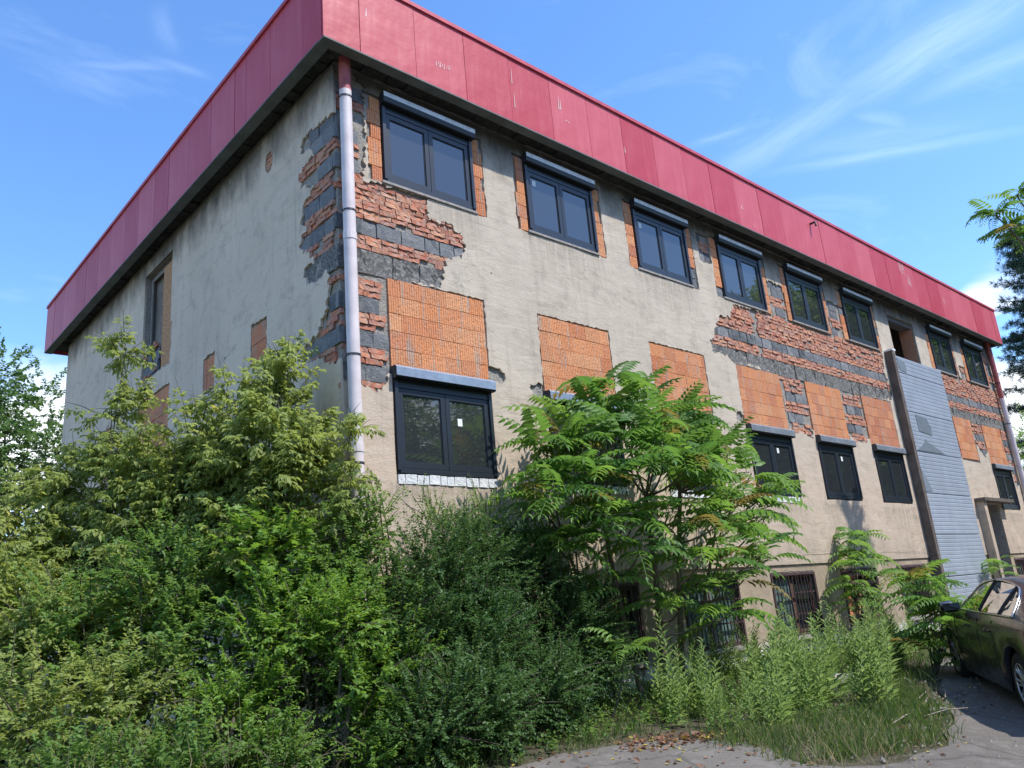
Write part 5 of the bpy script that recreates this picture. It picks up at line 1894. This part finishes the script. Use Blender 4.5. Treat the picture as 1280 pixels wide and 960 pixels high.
o = inst('stone_slab', rough_box(.95, .55, .26, 'stone', 'stone_slab', 4), None, (-.98, -.62, .30), (0.06, .03, .55))
tag(o, 'weathered grey stone slab lying under the bushes at bottom left', 'slab')
for i, (x, y, z, a, l) in enumerate([(7.25, -.50, .43, .12, 1.5), (7.3, -.34, .44, .05, 1.3), (7.2, -.62, .42, .2, 1.2), (7.4, -.44, .475, .0, 1.1)]):
    m_ = rough_box(l, .13, .03, 'old_wood', 'plank', 20 + i, .006)
    o = inst('loose_plank', m_, None, (x, y, z), (0, 0, a))
    tag(o, ['longest grey plank lying at the wall foot under the barred window', 'grey plank pushed closest to the wall in the small board pile', 'grey plank at the outer edge of the small board pile', 'topmost grey plank of the small board pile by the wall'][i], 'plank', 'grey planks at the wall foot')
for i, (x, y, s, lab) in enumerate([(5.9, -2.35, .30, 'flat grey concrete lump lying in the gap in the weeds'), (5.2, -2.55, .22, 'smaller concrete lump left of the flat one in the weed gap'), (4.9, -4.0, .13, 'fist-sized grey stone on the asphalt by the car'), (3.9, -4.25, .10, 'small pale stone at the edge of the dry grass'), (8.9, -.35, .2, 'white-stained rubble lump at the foot of the wall')]):
    o = inst('rubble_stone', rough_box(s * 1.4, s, s * .45, 'stone', 'rubble_stone', 60 + i, s * .16), None, (x, y, hg(x, y) - .01), (0, 0, i))
    tag(o, lab, 'stone')
rs = random.Random(3)
for i in range(7):
    x, y = 4.0 + i * .33 + rs.uniform(-.2, .2), -3.95 + i * .06 + rs.uniform(-.15, .15)
    a = rs.uniform(-.6, .6)
    L_ = rs.uniform(.4, .9)
    z = hg(x, y) + .03
    o = MB().tube([(0, 0, 0), (L_ * .4 * math.cos(a), L_ * .4 * math.sin(a), .05), (L_ * math.cos(a + .2), L_ * math.sin(a + .2), .01)], [.009, .007, .003], 5).build('fallen_twig', 'old_wood', loc=(x, y, z))
    tag(o, 'dry bare twig lying at the foot of the weeds near the car', 'twig', 'dry twigs beside the weeds')


# ---------------------------------------------------------------- car
def build_car():
    A = Vector((5.30, -4.87))
    Bp = Vector((8.02, -3.16))
    hd = (Bp - A).normalized()
    WBASE = 2.89
    B = A + hd * WBASE
    za, zb_ = hg(*A), hg(*B)
    pitch = math.atan2(zb_ - za, WBASE)
    Lw = .79
    # local: x forward from the rear axle, y left, z up
    left = Vector((-hd.y, hd.x))
    org = A - left * Lw
    root = empty('parked_car', (org.x, org.y, za + .004))
    pitch *= .6
    root.rotation_euler = (0, -pitch, math.atan2(hd.y, hd.x))
    tag(root, 'dark brown saloon car parked at the right edge, seen from behind its left flank', 'car')
    HR = .335
    st = [-1.05, -1.02, -.95, -.8, -.6, -.45, -.38, -.30, -.2, -.1, 0, .1, .2, .30, .38, .45, .6, .9, 1.2, 1.5, 1.8, 2.1, 2.35, 2.44, 2.51, 2.59, 2.69, 2.79, 2.89, 2.99, 3.09, 3.19, 3.27, 3.34, 3.45, 3.6, 3.72, 3.79, 3.82]

    def itp(x, T):
        xs = [t[0] for t in T]
        ys = [t[1] for t in T]
        return float(np.interp(x, xs, ys))

    belt = [(-1.05, .86), (-.9, .98), (0, .985), (1, .965), (2, .93), (2.9, .86), (3.5, .74), (3.82, .60)]
    half = [(-1.05, .72), (-.9, .82), (-.5, .90), (.2, .925), (1.5, .925), (2.8, .92), (3.4, .85), (3.7, .72), (3.82, .58)]
    top = [(-1.05, .90), (-.98, 1.05), (-.55, 1.12), (-.30, 1.15), (.1, 1.28), (.5, 1.35), (.9, 1.395), (1.4, 1.40), (1.8, 1.375), (2.1, 1.29), (2.45, 1.13), (2.65, 1.01), (3.0, .97), (3.5, .86), (3.75, .74), (3.82, .64)]
    rh = [(-1.05, .62), (-.55, .72), (-.2, .66), (.5, .60), (1.4, .60), (2.0, .60), (2.6, .70), (3.2, .66), (3.82, .45)]

    def bottom(x):
        z = .20 if -.75 < x < 3.5 else .26
        for c in (0, WBASE):
            d = abs(x - c)
            if d < .39:
                z = max(z, .335 + math.sqrt(.39 ** 2 - d * d) - .01)
        return z

    def ring(x):
        zb = bottom(x)
        bz, h, tz, r_ = itp(x, belt), itp(x, half), itp(x, top), itp(x, rh)
        mid = min(max(.55, zb + .02), bz - .02)
        sh = max(bz - .09, mid + .005)
        pts = [(h - .045, zb), (h + .005, (zb + mid) / 2), (h + .015, mid), (h + .012, sh), (h - .03, bz)]
        hh = tz - bz
        k = .93 if hh > .25 else .97
        for t in (.35, .7, 1.0):
            yy = (h - .03) + (r_ - (h - .03)) * (t ** 1.15)
            zz = bz + hh * k * t
            pts.append((yy, zz))
        pts.append((r_ * .55, tz - (.008 if hh > .1 else .004)))
        pts.append((0, tz))
        return pts
    rings = [ring(x) for x in st]
    m = len(rings[0])
    mb = MB()
    for sgn in (1, -1):
        b = len(mb.v)
        for x, rg in zip(st, rings):
            for (y_, z_) in rg:
                mb.v.append((x, y_ * sgn, z_))
        for i in range(len(st) - 1):
            for j in range(m - 1):
                a = b + i * m + j
                f = (a, a + m, a + m + 1, a + 1)
                mb.f.append(f if sgn > 0 else f[::-1])
                mb.m.append(0)
    # end caps
    for i in (0, len(st) - 1):
        x = st[i]
        pts = [(x, y_, z_) for y_, z_ in rings[i]] + [(x, -y_, z_) for y_, z_ in reversed(rings[i][:-1])]
        mb.poly(pts, [tuple(range(len(pts)))])
    body = mb.build('body', 'car_paint', root, smooth=True, fixn=True)
    bm = bmesh.new()
    bm.from_mesh(body.data)
    bmesh.ops.remove_doubles(bm, verts=bm.verts, dist=.0008)
    bmesh.ops.recalc_face_normals(bm, faces=bm.faces)
    bm.to_mesh(body.data)
    bm.free()
    MB().box(-.7, 3.5, -.80, .80, .17, .30).box(.42, 2.47, -.86, .86, .19, .26).build('underbody', 'black_trim', root)

    def S_(x, t, s=1, off=0.0):
        """point on the glasshouse side, t 0 belt .. 1 roof edge"""
        bz, h, tz, r_ = itp(x, belt), itp(x, half), itp(x, top), itp(x, rh)
        yy = (h - .03) + (r_ - (h - .03)) * (t ** 1.15)
        k = .93 if tz - bz > .25 else .97
        zz = bz + (tz - bz) * k * t
        nv = Vector((0, .86, .5)).normalized() * off
        return Vector((x, (yy + nv.y) * s, zz + nv.z))

    def zt(x, z):
        bz, tz = itp(x, belt), itp(x, top)
        k = .93 if tz - bz > .25 else .97
        return max(0, min(1, (z - bz) / ((tz - bz) * k)))
    # side windows as (x, height) outlines
    wins = {'rear_quarter': [(-.02, 1.03), (.36, 1.03), (.36, 1.30), (.26, 1.27), (.1, 1.19)],
            'rear_door': [(.40, 1.03), (1.12, 1.02), (1.16, 1.345), (.85, 1.34), (.60, 1.325), (.40, 1.305)],
            'front_door': [(1.20, 1.015), (2.22, 1.0), (2.05, 1.12), (1.85, 1.245), (1.62, 1.31), (1.40, 1.335), (1.23, 1.345)]}
    for s in (1, -1):
        for nm, poly in wins.items():
            pts = []
            for i in range(len(poly)):
                a, b = Vector(poly[i]), Vector(poly[(i + 1) % len(poly)])
                for j in range(4):
                    pts.append(a.lerp(b, j / 4))
            c = sum(pts, Vector((0, 0))) / len(pts)
            V = [S_(p.x, zt(p.x, p.y), s, .006) for p in pts] + [S_(c.x, zt(c.x, c.y), s, .006)]
            mbw = MB().poly(V, [(i, (i + 1) % len(pts), len(pts)) if s > 0 else ((i + 1) % len(pts), i, len(pts)) for i in range(len(pts))])
            mbw.build('side_window', 'car_glass', root)
        out = [(2.30, .99), (1.2, 1.005), (.40, 1.015), (-.08, 1.02), (-.02, 1.08), (.12, 1.21), (.3, 1.30), (.55, 1.33), (.9, 1.36), (1.25, 1.36), (1.5, 1.34), (1.75, 1.30), (1.98, 1.19), (2.18, 1.07), (2.30, .99)]
        pts = []
        for a, b in zip(out[:-1], out[1:]):
            for j in range(3):
                p = Vector(a).lerp(Vector(b), j / 3)
                pts.append(S_(p.x, zt(p.x, p.y), s, .010))
        MB().tube(pts, .011, 5, cap=False).build('window_trim', 'chrome', root, smooth=True)
        for x in (.38, 1.18):
            pts = [S_(x, zt(x, 1.02 + .35 * q), s, .009) for q in (0, .3, .6, 1.0)]
            MB().tube(pts, .018, 4, cap=False).build('pillar_trim', 'black_trim', root)
        # doors: shut lines and handles
        for x in (.55, 1.19, 2.30):
            pts = []
            for z in (.30, .45, .6, .8, .95):
                h = itp(x, half)
                pts.append(Vector((x + (.12 * (z - .6) if x == .55 else 0), (h + .014 if .4 < z < .9 else h - .012) * s, z)))
            MB().tube(pts, .0045, 4, cap=False).build('door_seam', 'black_trim', root)
        for x in (.62, 1.50):
            MB().tube([(x, (itp(x, half) + .016) * s, .835), (x + .03, (itp(x, half) + .04) * s, .84), (x + .17, (itp(x, half) + .04) * s, .84), (x + .2, (itp(x, half) + .016) * s, .835)], .013, 6).build('door_handle', 'car_paint', root, smooth=True)
        mm = MB().tube([(2.12, .90 * s, 1.0), (2.10, 1.0 * s, 1.04), (2.08, 1.12 * s, 1.05)], [.035, .085, .055], 8)
        mir = mm.build('wing_mirror', 'car_paint', root, smooth=True)
        MB().box(2.005, 2.015, 0.96 * s - .07, .96 * s + .07 + .06 * s, 1.0, 1.09).build('mirror_glass', 'car_glass', mir)
        # lamps
        MB().box(-1.07, -.84, (.80 if s > 0 else -.50), (.50 if s > 0 else -.80), .74, .90).build('tail_lamp', 'tail_red', root)
        MB().box(3.55, 3.83, (.74 if s > 0 else -.44), (.44 if s > 0 else -.74), .58, .70).build('headlight', 'lamp_clear', root)
        # wheels
        for xw in (0, WBASE):
            yo = .895 * s
            tyre = MB()
            prof = [(.20, -.02), (.225, .0), (.30, .0), (.325, -.02), (.335, -.06), (.335, -.17), (.325, -.21), (.22, -.22)]
            K = 36
            b = 0
            for i in range(K):
                t = 2 * math.pi * i / K
                for rr, yy in prof:
                    tyre.v.append((xw + rr * math.cos(t), yo + yy * s, HR + rr * math.sin(t)))
            n = len(prof)
            for i in range(K):
                for j in range(n - 1):
                    a0 = i * n + j
                    a1 = ((i + 1) % K) * n + j
                    tyre.f.append((a0, a1, a1 + 1, a0 + 1))
                    tyre.m.append(0)
            wh = tyre.build('wheel', 'tyre', root, smooth=True, fixn=True)
            rim = MB()
            for q in range(7):
                t0 = 2 * math.pi * q / 7
                for dt in (-.16, .16):
                    ta, tb_ = t0 + dt * .5, t0 + dt
                    p0 = (xw + .04 * math.cos(ta), yo - .03 * s, HR + .04 * math.sin(ta))
                    p1 = (xw + .208 * math.cos(tb_), yo - .015 * s, HR + .208 * math.sin(tb_))
                    rim.tube([p0, p1], [.018, .013], 5)
            for rr in (.212,):
                pts = [(xw + rr * math.cos(2 * math.pi * i / 30), yo - .01 * s, HR + rr * math.sin(2 * math.pi * i / 30)) for i in range(31)]
                rim.tube(pts, .012, 5, cap=False)
            rim.tube([(xw, yo - .05 * s, HR), (xw, yo - .012 * s, HR)], [.05, .04], 12)
            rim.build('rim', 'rim', wh, smooth=True)
            MB().tube([(xw, yo - .10 * s, HR), (xw, yo - .09 * s, HR)], .205, 20).build('brake_disc', 'steel', wh)
            # wheel arch liner
            MB().tube([(xw, yo - .30 * s, HR + .02), (xw, yo - .26 * s, HR + .02)], .385, 24).build('arch_liner', 'black_trim', wh)
    # windscreens
    for rows, name in (([(.10, 1.285), (.30, 1.352), (.50, 1.408)], 'rear_window'), ([(1.9, 1.415), (2.15, 1.325), (2.45, 1.14)], 'windscreen')):
        V = []
        for x, z in rows:
            h = itp(x, rh) * .90
            for q in np.linspace(-1, 1, 7):
                V.append((x, h * q, itp(x, top) + .006 - .03 * q * q * (1 if abs(q) > .6 else .4)))
        F = [(i * 7 + j, i * 7 + j + 1, i * 7 + j + 8, i * 7 + j + 7) for i in range(2) for j in range(6)]
        MB().poly(V, F).build(name, 'car_glass', root, fixn=True)
    MB().box(-1.075, -1.051, -.26, .26, .50, .61).build('number_plate', 'plate_white', root)
    return root


build_car()
